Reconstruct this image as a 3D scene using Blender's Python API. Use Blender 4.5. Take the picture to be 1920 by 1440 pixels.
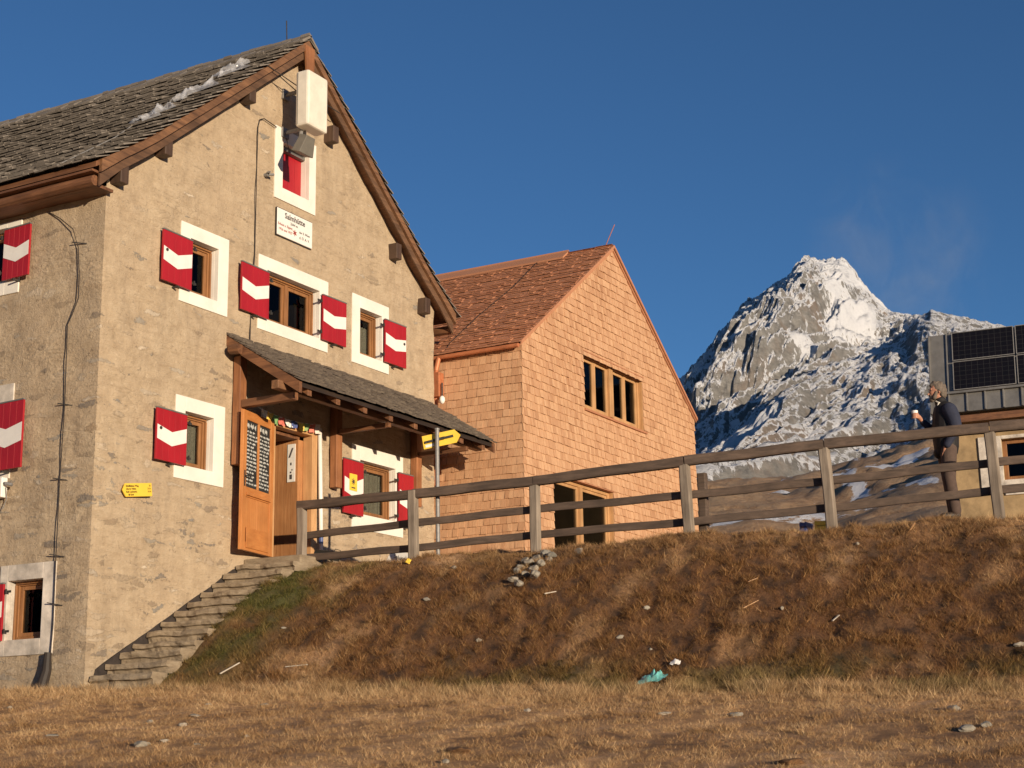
import bpy, bmesh, math, random
import numpy as np
from mathutils import Vector, Matrix
rnd = random.Random(7); nrs = np.random.RandomState(11)
R = math.radians
for o in list(bpy.data.objects): bpy.data.objects.remove(o)
S = bpy.context.scene; COL = S.collection
# ---------------------------------------------------------------- camera
# world frame: X along the gable wall of the stone house, Y into the house, Z up
CAM = np.array([-14.64, -14.15, 1.6]); FPX = 3000.0
g = R(29.4); pitch = R(13.37); roll = R(0.93)
MW = np.array([[math.sin(g), math.cos(g), 0], [-math.cos(g), math.sin(g), 0], [0, 0, 1.0]])
_F = np.array([0, math.cos(pitch), math.sin(pitch)]); _R0 = np.array([1.0, 0, 0]); _U0 = np.cross(_R0, _F)
_R = _R0*math.cos(roll) - _U0*math.sin(roll); _U = _U0*math.cos(roll) + _R0*math.sin(roll)
CF, CR, CU = MW@_F, MW@_R, MW@_U
cam = bpy.data.cameras.new('camera'); cam.sensor_width = 36; cam.lens = 36*FPX/1920; cam.clip_start = .1; cam.clip_end = 30000
camo = bpy.data.objects.new('camera', cam); COL.objects.link(camo)
camo.matrix_world = Matrix(((CR[0], CU[0], -CF[0], CAM[0]), (CR[1], CU[1], -CF[1], CAM[1]), (CR[2], CU[2], -CF[2], CAM[2]), (0, 0, 0, 1)))
S.camera = camo
# ---------------------------------------------------------------- light
SUN_EL = R(6.0); sd = np.array([-.495, -.869]); sd = sd/np.linalg.norm(sd)      # direction towards the sun in plan
w = bpy.data.worlds.new('World'); S.world = w; w.use_nodes = True
nt = w.node_tree; bg = nt.nodes['Background']; sky = nt.nodes.new('ShaderNodeTexSky'); sky.sky_type = 'NISHITA'
sky.sun_disc = False; sky.sun_elevation = SUN_EL; sky.sun_rotation = math.atan2(sd[0], sd[1])
sky.altitude = 2600; sky.air_density = 1.0; sky.dust_density = .4; sky.ozone_density = 3.7
nt.links.new(sky.outputs[0], bg.inputs[0]); bg.inputs[1].default_value = .108
sl = bpy.data.lights.new('sun', 'SUN'); sl.energy = 4.8; sl.angle = R(.5); sl.color = (1, .82, .60)
so = bpy.data.objects.new('sun', sl); COL.objects.link(so); so.location = (-20, -40, 30)
sv = Vector((sd[0]*math.cos(SUN_EL), sd[1]*math.cos(SUN_EL), math.sin(SUN_EL)))
so.rotation_euler = sv.to_track_quat('Z', 'Y').to_euler()
S.view_settings.view_transform = 'Standard'; S.view_settings.look = 'None'; S.view_settings.gamma = 1; S.view_settings.use_curve_mapping = False
S.view_settings.exposure = 0.22
# ---------------------------------------------------------------- numeric noise
_P = nrs.permutation(256); _P = np.concatenate([_P, _P, _P]); _G = nrs.rand(256)*2*np.pi
def pn(x, y):
    xi = np.floor(x).astype(int); yi = np.floor(y).astype(int); xf = x-xi; yf = y-yi
    u = xf*xf*xf*(xf*(xf*6-15)+10); v = yf*yf*yf*(yf*(yf*6-15)+10)
    def gr(i, j, a, b):
        h = _G[_P[(_P[i & 255]+j) & 255]]; return np.cos(h)*a+np.sin(h)*b
    n00 = gr(xi, yi, xf, yf); n10 = gr(xi+1, yi, xf-1, yf); n01 = gr(xi, yi+1, xf, yf-1); n11 = gr(xi+1, yi+1, xf-1, yf-1)
    return (n00*(1-u)+n10*u)*(1-v)+(n01*(1-u)+n11*u)*v
def fbm(x, y, o=4, l=2.03, g_=.5):
    s = 0; a = 1
    for k in range(o): s = s+a*pn(x+17.3*k, y-9.1*k); x = x*l; y = y*l; a *= g_
    return s
def sstep(a, b, x):
    t = np.clip((x-a)/(b-a), 0, 1); return t*t*(3-2*t)
# ---------------------------------------------------------------- materials
MATS = {}
def mat(name):
    m = bpy.data.materials.new(name); m.use_nodes = True; MATS[name] = m
    n = m.node_tree.nodes; return m, n, m.node_tree.links, n['Principled BSDF']
def nd(n, t, **k):
    x = n.new(t)
    for a, b in k.items(): setattr(x, a, b)
    return x
def texco(n, l, scale=(1, 1, 1), kind='Object', rot=(0, 0, 0)):
    t = n.new('ShaderNodeTexCoord'); m = n.new('ShaderNodeMapping'); m.inputs['Scale'].default_value = scale; m.inputs['Rotation'].default_value = rot
    l.new(t.outputs[kind], m.inputs[0]); return m.outputs[0]
def noise(n, l, vec, scale, detail=5, rough=.6, dist=0):
    x = n.new('ShaderNodeTexNoise'); x.inputs['Scale'].default_value = scale; x.inputs['Detail'].default_value = detail
    x.inputs['Roughness'].default_value = rough; x.inputs['Distortion'].default_value = dist
    if vec is not None: l.new(vec, x.inputs['Vector'])
    return x.outputs['Fac']
def ramp(n, l, fac, stops, interp='LINEAR'):
    r = n.new('ShaderNodeValToRGB'); e = r.color_ramp.elements; r.color_ramp.interpolation = interp
    while len(e) < len(stops): e.new(.5)
    for i, (p, c) in enumerate(stops):
        e[i].position = p; e[i].color = (*c, 1) if len(c) == 3 else c
    l.new(fac, r.inputs[0]); return r.outputs[0]
def mixc(n, l, fac, a, b, bt='MIX'):
    x = n.new('ShaderNodeMix'); x.data_type = 'RGBA'; x.blend_type = bt
    for s, v in ((x.inputs[0], fac), (x.inputs[6], a), (x.inputs[7], b)):
        if hasattr(v, 'is_linked') or isinstance(v, bpy.types.NodeSocket): l.new(v, s)
        elif isinstance(v, (int, float)): s.default_value = v
        else: s.default_value = (*v, 1)
    return x.outputs[2]
def mth(n, l, op, a, b=0.0):
    x = n.new('ShaderNodeMath'); x.operation = op
    for s, v in ((x.inputs[0], a), (x.inputs[1], b)):
        if isinstance(v, bpy.types.NodeSocket): l.new(v, s)
        else: s.default_value = v
    return x.outputs[0]
def bump(n, l, h, p, strength=.5, dist=.02, nrm=None):
    b = n.new('ShaderNodeBump'); b.inputs['Strength'].default_value = strength; b.inputs['Distance'].default_value = dist
    l.new(h, b.inputs['Height'])
    if nrm is not None: l.new(nrm, b.inputs['Normal'])
    l.new(b.outputs[0], p.inputs['Normal']); return b.outputs[0]
def plain(name, c, rough=.6, var=.12, scale=6, bmp=0, metal=0, stretch=(1, 1, 1)):
    m, n, l, p = mat(name); v = texco(n, l, stretch)
    f = noise(n, l, v, scale, 6, .65)
    d = tuple(x*(1-2*var) for x in c); b = tuple(min(1, x*(1+2*var)) for x in c)
    l.new(ramp(n, l, f, [(.25, d), (.75, b)]), p.inputs['Base Color'])
    p.inputs['Roughness'].default_value = rough; p.inputs['Metallic'].default_value = metal
    if bmp: bump(n, l, f, p, .6, bmp)
    return m
def wood(name, dark, light, axis='Z', scale=1.0, rough=.6, island=.0):
    """planked or sawn timber: grain stretched along an axis, knots, tone per piece"""
    m, n, l, p = mat(name)
    st = {'X': (.6, 9, 9), 'Y': (9, .6, 9), 'Z': (9, 9, .6)}[axis]
    v = texco(n, l, tuple(s*scale for s in st)); f = noise(n, l, v, 2.2, 8, .7, .6)
    v2 = texco(n, l, (1.3, 1.3, 1.3)); f2 = noise(n, l, v2, 2.0, 3, .5)
    c = ramp(n, l, f, [(.28, dark), (.5, tuple((a+b)/2 for a, b in zip(dark, light))), (.72, light)])
    c = mixc(n, l, ramp(n, l, f2, [(.35, (0, 0, 0)), (.7, (.45, .45, .45))]), c, tuple(x*.55 for x in dark))
    if island:
        gi = n.new('ShaderNodeNewGeometry'); k = mth(n, l, 'MULTIPLY_ADD', gi.outputs['Random Per Island'], island*2)
        k.node.inputs[2].default_value = 1-island
        cc = n.new('ShaderNodeCombineColor'); [l.new(k, cc.inputs[i]) for i in range(3)]
        c = mixc(n, l, 1.0, c, cc.outputs[0], 'MULTIPLY')
    l.new(c, p.inputs['Base Color']); p.inputs['Roughness'].default_value = rough
    bump(n, l, f, p, .5, .006); return m
# stone walls: slurried rubble masonry, wiped mortar with stones showing, more of them low down
def stonewall(name, tint=(1, 1, 1)):
    m, n, l, p = mat(name)
    v = texco(n, l)
    big = noise(n, l, v, .55, 4, .6); fine = noise(n, l, v, 22, 8, .75); mid = noise(n, l, v, 4.0, 6, .65)
    mort = ramp(n, l, mid, [(.28, (.345, .258, .168)), (.5, (.475, .365, .243)), (.74, (.57, .455, .315))])
    mort = mixc(n, l, ramp(n, l, big, [(.38, (0, 0, 0)), (.62, (.45, .45, .45))]), mort, (.495, .368, .24))
    # stones
    nz = n.new('ShaderNodeTexNoise'); nz.inputs['Scale'].default_value = 2.1; nz.inputs['Detail'].default_value = 3; l.new(v, nz.inputs['Vector'])
    va = n.new('ShaderNodeVectorMath'); va.operation = 'MULTIPLY_ADD'; l.new(nz.outputs['Color'], va.inputs[0]); va.inputs[1].default_value = (.42, .42, .16)
    l.new(v, va.inputs[2])
    mp = n.new('ShaderNodeMapping'); mp.inputs['Scale'].default_value = (3.6, 3.6, 12.0); l.new(va.outputs[0], mp.inputs[0])
    vo = n.new('ShaderNodeTexVoronoi'); vo.feature = 'F1'; vo.inputs['Scale'].default_value = 1.0; l.new(mp.outputs[0], vo.inputs['Vector'])
    ve = n.new('ShaderNodeTexVoronoi'); ve.feature = 'DISTANCE_TO_EDGE'; ve.inputs['Scale'].default_value = 1.0; l.new(mp.outputs[0], ve.inputs['Vector'])
    sep = n.new('ShaderNodeSeparateColor'); l.new(vo.outputs['Color'], sep.inputs[0])
    stonec = ramp(n, l, sep.outputs[0], [(0, (.20, .18, .16)), (.25, (.36, .27, .18)), (.5, (.62, .50, .36)), (.7, (.25, .235, .21)), (.85, (.72, .60, .45)), (1, (.38, .27, .17))])
    fn2 = noise(n, l, v, 9, 6, .7)
    stonec = mixc(n, l, ramp(n, l, fn2, [(.3, (.35, .35, .35)), (.7, (0, 0, 0))]), stonec, (.26, .19, .12))
    sx = n.new('ShaderNodeSeparateXYZ'); l.new(v, sx.inputs[0])
    hz = n.new('ShaderNodeMapRange'); hz.inputs[1].default_value = 2.6; hz.inputs[2].default_value = 9.0; hz.inputs[3].default_value = .50; hz.inputs[4].default_value = .07; hz.inputs[2].default_value = 8.0
    l.new(sx.outputs[2], hz.inputs[0])
    # which stones show
    sel = mth(n, l, 'LESS_THAN', sep.outputs[1], hz.outputs[0])
    edge = ramp(n, l, mth(n, l, 'ADD', ve.outputs['Distance'], mth(n, l, 'MULTIPLY', mth(n, l, 'SUBTRACT', noise(n, l, v, 26, 5, .75), .5), .9)), [(.10, (0, 0, 0)), (.15, (1, 1, 1))])
    msk = mth(n, l, 'MULTIPLY', mth(n, l, 'MULTIPLY', sel, edge), .95)
    c = mixc(n, l, msk, mort, stonec)
    # crevices between wiped stones: broken, mostly level strokes
    st = noise(n, l, texco(n, l, (1.2, 1.2, 8)), 1.6, 8, .78, .4)
    cr = ramp(n, l, mth(n, l, 'ADD', ve.outputs['Distance'], mth(n, l, 'MULTIPLY', fn2, .35)), [(.13, (1, 1, 1)), (.24, (0, 0, 0))])
    brk = ramp(n, l, noise(n, l, v, 1.4, 5, .7), [(.46, (0, 0, 0)), (.62, (1, 1, 1))])
    c = mixc(n, l, mth(n, l, 'MULTIPLY', mth(n, l, 'MULTIPLY', cr, brk), .38), c, (.20, .14, .085))
    c = mixc(n, l, ramp(n, l, st, [(.52, (0, 0, 0)), (.68, (.42, .42, .42))]), c, (.28, .185, .105))
    c = mixc(n, l, ramp(n, l, st, [(.30, (.35, .35, .35)), (.44, (0, 0, 0))]), c, (.60, .47, .31))
    # little dark specks and streaks
    v3 = texco(n, l, (3, 3, 9)); sp = noise(n, l, v3, 3.5, 7, .75)
    c = mixc(n, l, ramp(n, l, sp, [(.57, (0, 0, 0)), (.68, (.6, .6, .6))]), c, (.17, .13, .09))
    sp2 = noise(n, l, texco(n, l, (2, 2, 6)), 2.3, 7, .75)
    c = mixc(n, l, ramp(n, l, sp2, [(.60, (0, 0, 0)), (.68, (.6, .6, .6))]), c, (.68, .55, .38))
    sp3 = noise(n, l, texco(n, l, (1, 1, 2)), 13, 5, .7); c = mixc(n, l, ramp(n, l, sp3, [(.62, (0, 0, 0)), (.70, (.55, .55, .55))]), c, (.15, .11, .075))
    drip = noise(n, l, texco(n, l, (3.5, 3.5, .45)), 1.6, 5, .65); c = mixc(n, l, ramp(n, l, drip, [(.50, (0, 0, 0)), (.70, (.30, .30, .30))]), c, (.27, .20, .14))
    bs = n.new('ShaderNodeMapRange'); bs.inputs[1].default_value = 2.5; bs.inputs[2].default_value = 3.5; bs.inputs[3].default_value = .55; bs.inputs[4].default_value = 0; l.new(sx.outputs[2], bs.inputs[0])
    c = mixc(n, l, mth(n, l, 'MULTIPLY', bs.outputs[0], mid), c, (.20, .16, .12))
    c = mixc(n, l, 1.0, c, tint, 'MULTIPLY')
    l.new(c, p.inputs['Base Color']); p.inputs['Roughness'].default_value = .93
    h = mth(n, l, 'ADD', mth(n, l, 'MULTIPLY', mth(n, l, 'MULTIPLY', mth(n, l, 'MINIMUM', ve.outputs['Distance'], .25), brk), 1.5), mth(n, l, 'ADD', mth(n, l, 'MULTIPLY', fine, .55), mth(n, l, 'MULTIPLY', mid, .9)))
    h = mth(n, l, 'ADD', h, mth(n, l, 'MULTIPLY', msk, .22))
    hf = noise(n, l, v, 48, 4, .7); h2 = mth(n, l, 'ADD', h, mth(n, l, 'ADD', mth(n, l, 'MULTIPLY', st, .8), mth(n, l, 'MULTIPLY', hf, .35))); bump(n, l, h2, p, .8, .034)
    return m
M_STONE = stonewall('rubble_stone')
def shingle_mat(name, stops, var=.3, rough=.75, grain=(7, 7, .8)):
    m, n, l, p = mat(name)
    gi = n.new('ShaderNodeNewGeometry'); rr = gi.outputs['Random Per Island']
    c = ramp(n, l, rr, stops)
    f = noise(n, l, texco(n, l, tuple(x*4 for x in grain)), 2.5, 6, .7)
    c = mixc(n, l, ramp(n, l, f, [(.3, (.55, .55, .55)), (.7, (0, 0, 0))]), c, tuple(x*(1-var*1.6) for x in stops[0][1]))
    b = noise(n, l, texco(n, l), .8, 4, .6)
    c = mixc(n, l, ramp(n, l, b, [(.35, (.35, .35, .35)), (.65, (0, 0, 0))]), c, stops[-1][1])
    l.new(c, p.inputs['Base Color']); p.inputs['Roughness'].default_value = rough
    bump(n, l, f, p, .6, .005); return m
M_OLDSH = shingle_mat('weathered_shakes', [(0, (.20, .17, .14)), (.35, (.25, .215, .18)), (.7, (.30, .26, .22)), (.92, (.22, .19, .16)), (1, (.13, .11, .09))], .3, .85, (.8, 7, 7))
M_PORSH = shingle_mat('porch_shakes', [(0, (.11, .085, .065)), (.4, (.17, .135, .105)), (.7, (.23, .185, .14)), (1, (.14, .11, .09))], .3, .85)
M_NEWSH = shingle_mat('larch_shingles', [(0, (.46, .235, .12)), (.25, (.60, .335, .18)), (.6, (.72, .44, .25)), (.85, (.56, .30, .16)), (1, (.67, .40, .23))], .3, .65)
M_NEWROOF = shingle_mat('larch_roof_shingles', [(0, (.42, .175, .09)), (.4, (.52, .235, .12)), (.7, (.58, .275, .15)), (1, (.46, .20, .105))], .3, .75, (.8, 7, 7))
M_BEAM_X = wood('beam_wood_x', (.075, .035, .018), (.34, .17, .08), 'X')
M_BEAM_Y = wood('beam_wood_y', (.08, .032, .016), (.32, .145, .065), 'Y')
M_BLACKWOOD = wood('blackish_board', (.018, .012, .009), (.05, .03, .02), 'X')  # near-black grain for the boarding under the canopy shakes
M_VERGE = wood('weathered_verge', (.06, .03, .016), (.22, .115, .06), 'X', .7, .7)
M_BEAM_Z = wood('beam_wood_z', (.18, .065, .025), (.46, .20, .085), 'Z')
M_DARKWOOD = wood('dark_timber', (.05, .028, .018), (.12, .07, .045), 'Z')
M_DOOR = wood('door_larch', (.48, .17, .045), (.68, .30, .10), 'Z', 1.2, .42)
M_DOORX = wood('door_larch_rail', (.46, .16, .04), (.64, .27, .085), 'X', 1.2, .42)
M_PLANK = wood('plank_larch', (.34, .14, .05), (.56, .28, .12), 'Z', 1.6, .5)
M_FRAME = wood('window_wood', (.20, .085, .03), (.42, .20, .08), 'Z', 1.3, .45)
M_NEWFRAME = wood('new_window_wood', (.42, .22, .09), (.64, .38, .18), 'Z', 1.3, .5)
M_FENCE = wood('grey_fence_wood', (.05, .034, .025), (.165, .112, .082), 'Y', 1.0, .8)
M_POST = wood('grey_post_wood', (.15, .115, .085), (.40, .33, .26), 'Z', 1.0, .85)
M_LINING = wood('pale_lining', (.50, .26, .11), (.70, .42, .20), 'Z', 1.4, .5)
M_WHITE = plain('white_plaster', (.77, .73, .655), .85, .06, 2.2, .006)
M_OLDWHITE = plain('peeling_plaster', (.56, .50, .43), .9, .28, 3.2, .006)
M_RED = plain('red_paint', (.36, .012, .020), .5, .08, 5, .002, 0, (1, 1, .3))
M_WPAINT = plain('white_paint', (.80, .77, .72), .5, .04, 6, 0)
M_IRON = plain('iron', (.05, .045, .04), .6, .2, 20, 0, .3)
M_STEEL = plain('galvanised_steel', (.26, .25, .24), .6, .15, 30, 0, .3)
M_BOX = plain('cream_plastic', (.74, .68, .575), .55, .07, 4, .003)
M_GREYBOX = plain('grey_plastic', (.16, .145, .12), .6, .08, 9)
M_CABLE = plain('cable_black', (.03, .022, .018), .7, .1, 9)
M_COPPER = plain('copper', (.50, .18, .08), .55, .15, 8, 0, .3)
M_YELLOW = plain('yellow_paint', (.86, .56, .06), .5, .05, 5)
M_BLACK = plain('black_paint', (.015, .015, .014), .6, .1, 12)
M_BOARD = plain('blackboard', (.022, .024, .025), .7, .2, 12)
M_CHALK = plain('chalk', (.62, .62, .58), .9, .1, 30)
M_INK = plain('ink', (.06, .05, .05), .8, .1, 30)
M_INKRED = plain('ink_red', (.30, .05, .04), .8, .1, 30)
M_TEXTY = plain('sign_lettering', (.10, .07, .01), .8, .1, 30)
M_CURTAIN = plain('lace_curtain', (.62, .60, .50), .9, .2, 40)
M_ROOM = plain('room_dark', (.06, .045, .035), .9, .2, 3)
M_SKIN = plain('skin', (.46, .22, .14), .55, .1, 14)
M_HAIR = plain('grey_hair', (.14, .11, .085), .8, .3, 60, .01, 0, (1, 1, .2))
M_EARTH = plain('dug_earth', (.15, .075, .03), .95, .35, 26, .03)
M_NAVY = plain('navy_cloth', (.022, .026, .05), .85, .15, 12, .006)
M_VEST = plain('black_vest', (.012, .010, .010), .7, .2, 12, .008)
M_TROUS = plain('brown_trousers', (.085, .055, .043), .9, .12, 14, .006)
M_BOOT = plain('boot_leather', (.05, .035, .025), .6, .2, 14, .004)
M_CUP = plain('white_enamel', (.82, .80, .78), .3, .02, 4)
M_TEAL = plain('teal_cloth', (.16, .50, .46), .7, .3, 16, .01)
M_DARKREC = plain('dark_matt', (.035, .026, .022), .9, .3, 10, .01)
M_ZINC = plain('zinc_sheet', (.21, .20, .185), .5, .15, 3, 0, .4)
M_SOLAR = None
m, n, l, p = mat('solar_cells')
br = n.new('ShaderNodeTexBrick'); br.offset = 0; br.inputs['Scale'].default_value = 1; br.inputs['Brick Width'].default_value = .156; br.inputs['Row Height'].default_value = .156
br.inputs['Mortar Size'].default_value = .004; br.inputs['Color1'].default_value = (.006, .006, .009, 1); br.inputs['Color2'].default_value = (.008, .007, .010, 1); br.inputs['Mortar'].default_value = (.035, .035, .035, 1)
l.new(texco(n, l, (1, 1, 1), 'UV'), br.inputs['Vector']); l.new(br.outputs[0], p.inputs['Base Color']); p.inputs['Roughness'].default_value = .35; p.inputs['Specular IOR Level'].default_value = .15; M_SOLAR = m
# window glass: clear pane, reflects more at a slant
m, n, l, p = mat('window_glass'); n.remove(p)
tr = n.new('ShaderNodeBsdfTransparent'); tr.inputs[0].default_value = (.62, .62, .6, 1); gl = n.new('ShaderNodeBsdfGlossy'); gl.inputs['Roughness'].default_value = .04
fr = n.new('ShaderNodeFresnel'); fr.inputs[0].default_value = 1.38; ms = n.new('ShaderNodeMixShader'); bfk = n.new('ShaderNodeNewGeometry'); l.new(mth(n, l, 'MULTIPLY', mth(n, l, 'MULTIPLY', fr.outputs[0], .5), mth(n, l, 'SUBTRACT', 1.0, bfk.outputs['Backfacing'])), ms.inputs[0]); l.new(tr.outputs[0], ms.inputs[1]); l.new(gl.outputs[0], ms.inputs[2])
l.new(ms.outputs[0], n['Material Output'].inputs[0]); M_GLASS = m
# plastic film
m, n, l, p = mat('plastic_film'); p.inputs['Base Color'].default_value = (.75, .76, .80, 1); p.inputs['Roughness'].default_value = .15; p.inputs['Alpha'].default_value = .24; M_FILM = m
m, n, l, p = mat('loose_stone'); rr = n.new('ShaderNodeObjectInfo').outputs['Random']
c = ramp(n, l, rr, [(0, (.30, .26, .20)), (.5, (.42, .36, .28)), (1, (.25, .24, .21))]); f = noise(n, l, texco(n, l), 14, 6, .7)
c = mixc(n, l, ramp(n, l, f, [(.35, (.6, .6, .6)), (.65, (0, 0, 0))]), c, (.16, .14, .11)); l.new(c, p.inputs['Base Color']); p.inputs['Roughness'].default_value = .9; bump(n, l, f, p, .6, .02); M_ROCK = m
m, n, l, p = mat('step_stone'); v = texco(n, l, (2, 2, 8)); f = noise(n, l, v, 2.2, 8, .7); f2 = noise(n, l, texco(n, l), 1.7, 3)
c = ramp(n, l, f, [(.28, (.11, .085, .06)), (.5, (.27, .21, .145)), (.75, (.44, .36, .26))]); c = mixc(n, l, mth(n, l, 'MULTIPLY', f2, .6), c, (.30, .22, .13)); l.new(c, p.inputs['Base Color']); p.inputs['Roughness'].default_value = .92; bump(n, l, f, p, .7, .03); M_STEP = m
# ---------------------------------------------------------------- mesh helpers
def wmat(o):
    b = Matrix.Translation(o.location) @ o.rotation_euler.to_matrix().to_4x4()
    return b if o.parent is None else wmat(o.parent) @ o.matrix_parent_inverse @ b
def linkmesh(name, vs, fs, mats, parent=None, idx=None, smooth=False):
    me = bpy.data.meshes.new(name); me.from_pydata([tuple(map(float, v)) for v in vs], [], fs)
    for m_ in (mats if isinstance(mats, (list, tuple)) else [mats]): me.materials.append(m_)
    if idx is not None: me.polygons.foreach_set('material_index', idx)
    if smooth: me.polygons.foreach_set('use_smooth', [True]*len(me.polygons))
    me.update(); o = bpy.data.objects.new(name, me); COL.objects.link(o)
    if parent is not None:
        o.parent = parent; o.matrix_parent_inverse = wmat(parent).inverted()
    return o
class MB:
    """collects boxes, bars, prisms and tubes; build() links them as ONE mesh"""
    def __init__(s): s.v = []; s.f = []; s.i = []
    def add(s, vs, fs, k=0):
        b = len(s.v); s.v += [tuple(v) for v in vs]; s.f += [tuple(b+i for i in f) for f in fs]; s.i += [k]*len(fs); return s
    def box(s, x0, x1, y0, y1, z0, z1, k=0):
        vs = [(x, y, z) for z in (z0, z1) for y in (y0, y1) for x in (x0, x1)]
        return s.add(vs, [(0, 2, 3, 1), (4, 5, 7, 6), (0, 1, 5, 4), (2, 6, 7, 3), (0, 4, 6, 2), (1, 3, 7, 5)], k)
    def bar(s, p, q, w_, h_, up=(0, 0, 1), k=0, jit=0):
        p = Vector(p); q = Vector(q); d = (q-p).normalized(); up = Vector(up); sd_ = d.cross(up).normalized(); u = sd_.cross(d).normalized(); vs = []
        for c in (p, q):
            for a, b in ((-1, -1), (1, -1), (1, 1), (-1, 1)):
                vs.append(c+sd_*(a*w_/2+rnd.uniform(-jit, jit))+u*(b*h_/2+rnd.uniform(-jit, jit)))
        return s.add(vs, [(0, 1, 2, 3)[::-1], (4, 5, 6, 7), (0, 1, 5, 4), (1, 2, 6, 5), (2, 3, 7, 6), (3, 0, 4, 7)][::1], k)
    def prism(s, pts, y0, y1, ax='y', k=0):
        n_ = len(pts)
        def m3(a, b, c): return {'y': (a, c, b), 'x': (c, a, b), 'z': (a, b, c)}[ax]
        vs = [m3(a, b, y0) for a, b in pts]+[m3(a, b, y1) for a, b in pts]
        fs = [tuple(range(n_)), tuple(range(2*n_-1, n_-1, -1))]+[(i, i+n_, (i+1) % n_+n_, (i+1) % n_) for i in range(n_)]
        return s.add(vs, fs, k)
    def tube(s, pts, r, n_=8, k=0, cap=True):
        pts = [Vector(p) for p in pts]; rings = []
        rs = r if isinstance(r, (list, tuple)) else [r]*len(pts)
        for i, p in enumerate(pts):
            d = (pts[min(i+1, len(pts)-1)]-pts[max(i-1, 0)]).normalized()
            a = d.cross(Vector((0, 0, 1))) if abs(d.z) < .9 else d.cross(Vector((0, 1, 0))); a.normalize(); b = d.cross(a)
            rings.append([p+(a*math.cos(2*math.pi*j/n_)+b*math.sin(2*math.pi*j/n_))*rs[i] for j in range(n_)])
        vs = [v for ring in rings for v in ring]
        fs = [(i*n_+j, i*n_+(j+1) % n_, (i+1)*n_+(j+1) % n_, (i+1)*n_+j) for i in range(len(pts)-1) for j in range(n_)]
        if cap: fs += [tuple(range(n_))[::-1], tuple((len(pts)-1)*n_+j for j in range(n_))]
        return s.add(vs, fs, k)
    def build(s, name, m_, parent=None, bev=0, smooth=False, fix=True):
        o = linkmesh(name, s.v, s.f, m_, parent, s.i, smooth)
        if fix:
            bm = bmesh.new(); bm.from_mesh(o.data); bmesh.ops.recalc_face_normals(bm, faces=bm.faces); bm.to_mesh(o.data); bm.free()
        if bev:
            b = o.modifiers.new('bevel', 'BEVEL'); b.width = bev; b.segments = 2; b.limit_method = 'ANGLE'; b.angle_limit = R(40)
        return o
def tag(o, label=None, cat=None, group=None, kind=None):
    if label: o['label'] = label
    if cat: o['category'] = cat
    if group: o['group'] = group
    if kind: o['kind'] = kind
    return o
def empty(name, loc=(0, 0, 0), rz=0):
    o = bpy.data.objects.new(name, None); o.location = loc; o.rotation_euler = (0, 0, rz); COL.objects.link(o); o.empty_display_size = .2; return o
# ---------------------------------------------------------------- ground
FENCE = [(3.08, -.80), (2.97, -2.71), (3.2, -4.41), (3.38, -6.44), (3.72, -8.12), (4.14, -9.99), (4.6, -11.9)]
def foot_x(y): return np.interp(y, [-30, -12, -6, -1.1, 0], [1.6, .9, .25, -.1, -.1])
def brow_x(y): return np.interp(y, [-30, -12, -9.99, -8.12, -6.44, -4.41, -2.71, -.8], [5, 4.3, 3.95, 3.6, 3.3, 3.1, 2.9, 2.85])
def ground_h(x, y, detail=True):
    x = np.asarray(x, float); y = np.asarray(y, float)
    low = 2.55+.145*np.minimum(x, 1.0)+.045*np.clip(y+1, -40, 1.5)
    low = np.where(x > 1, low, low)
    xf = foot_x(y); xb = brow_x(y)
    top = 4.23+np.interp(x-xb, [0, .5, 2.2, 5, 12, 40], [0, .05, .28, .42, .6, 3.2])-.02*np.clip(-y-8, 0, 20)*.3
    s = (x-xf)/(xb-xf)
    e = np.clip(s, 0, 1); prof = .6*e+.4*(e*e*(3-2*e))+.10*np.sin(e*np.pi)*sstep(-2.2, -1.0, y)
    lowf = 2.55+.145*xf+.045*np.clip(y+1, -40, 1.5)
    h = np.where(s < 0, low, np.where(s > 1, top, lowf+(4.23-lowf)*prof))
    st = (y > -.93) & (x > -.35) & (x < 3.25)      # room for the stairs
    h = np.where(st, 2.5, h); h = np.where((y > -.02) & (x > -.2), np.minimum(h, 4.42), h)
    h = np.where((y > 0) & (x < -.1), low, h)
    if detail:
        amp = np.where(s < 0, .13, 1.0)*np.where(st, 0, 1)
        h = h+amp*(.10*fbm(x*.55, y*.55, 3)+.065*fbm(x*1.9, y*1.9, 4)+.045*fbm(x*6, y*6, 3))
    return h
def gz(x, y): return float(ground_h(np.array([x]), np.array([y]))[0])
def axis_(segs):
    a = []
    for lo, hi, st in segs: a += list(np.arange(lo, hi, st))
    return np.array(a+[segs[-1][1]])
gx = axis_([(-60, -20, 4), (-20, -6, .5), (-6, 5, .075), (5, 9, .25), (9, 40, 1)]); gy = axis_([(-60, -20, 4), (-20, -14, .5), (-14, 1.8, .085), (1.8, 12, .6), (12, 60, 4)])
X, Y = np.meshgrid(gx, gy, indexing='ij'); H = ground_h(X, Y)
nx, ny = X.shape
vs = np.stack([X, Y, H], -1).reshape(-1, 3); I = np.arange(nx*ny).reshape(nx, ny)
fs = np.stack([I[:-1, :-1], I[1:, :-1], I[1:, 1:], I[:-1, 1:]], -1).reshape(-1, 4)
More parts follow.
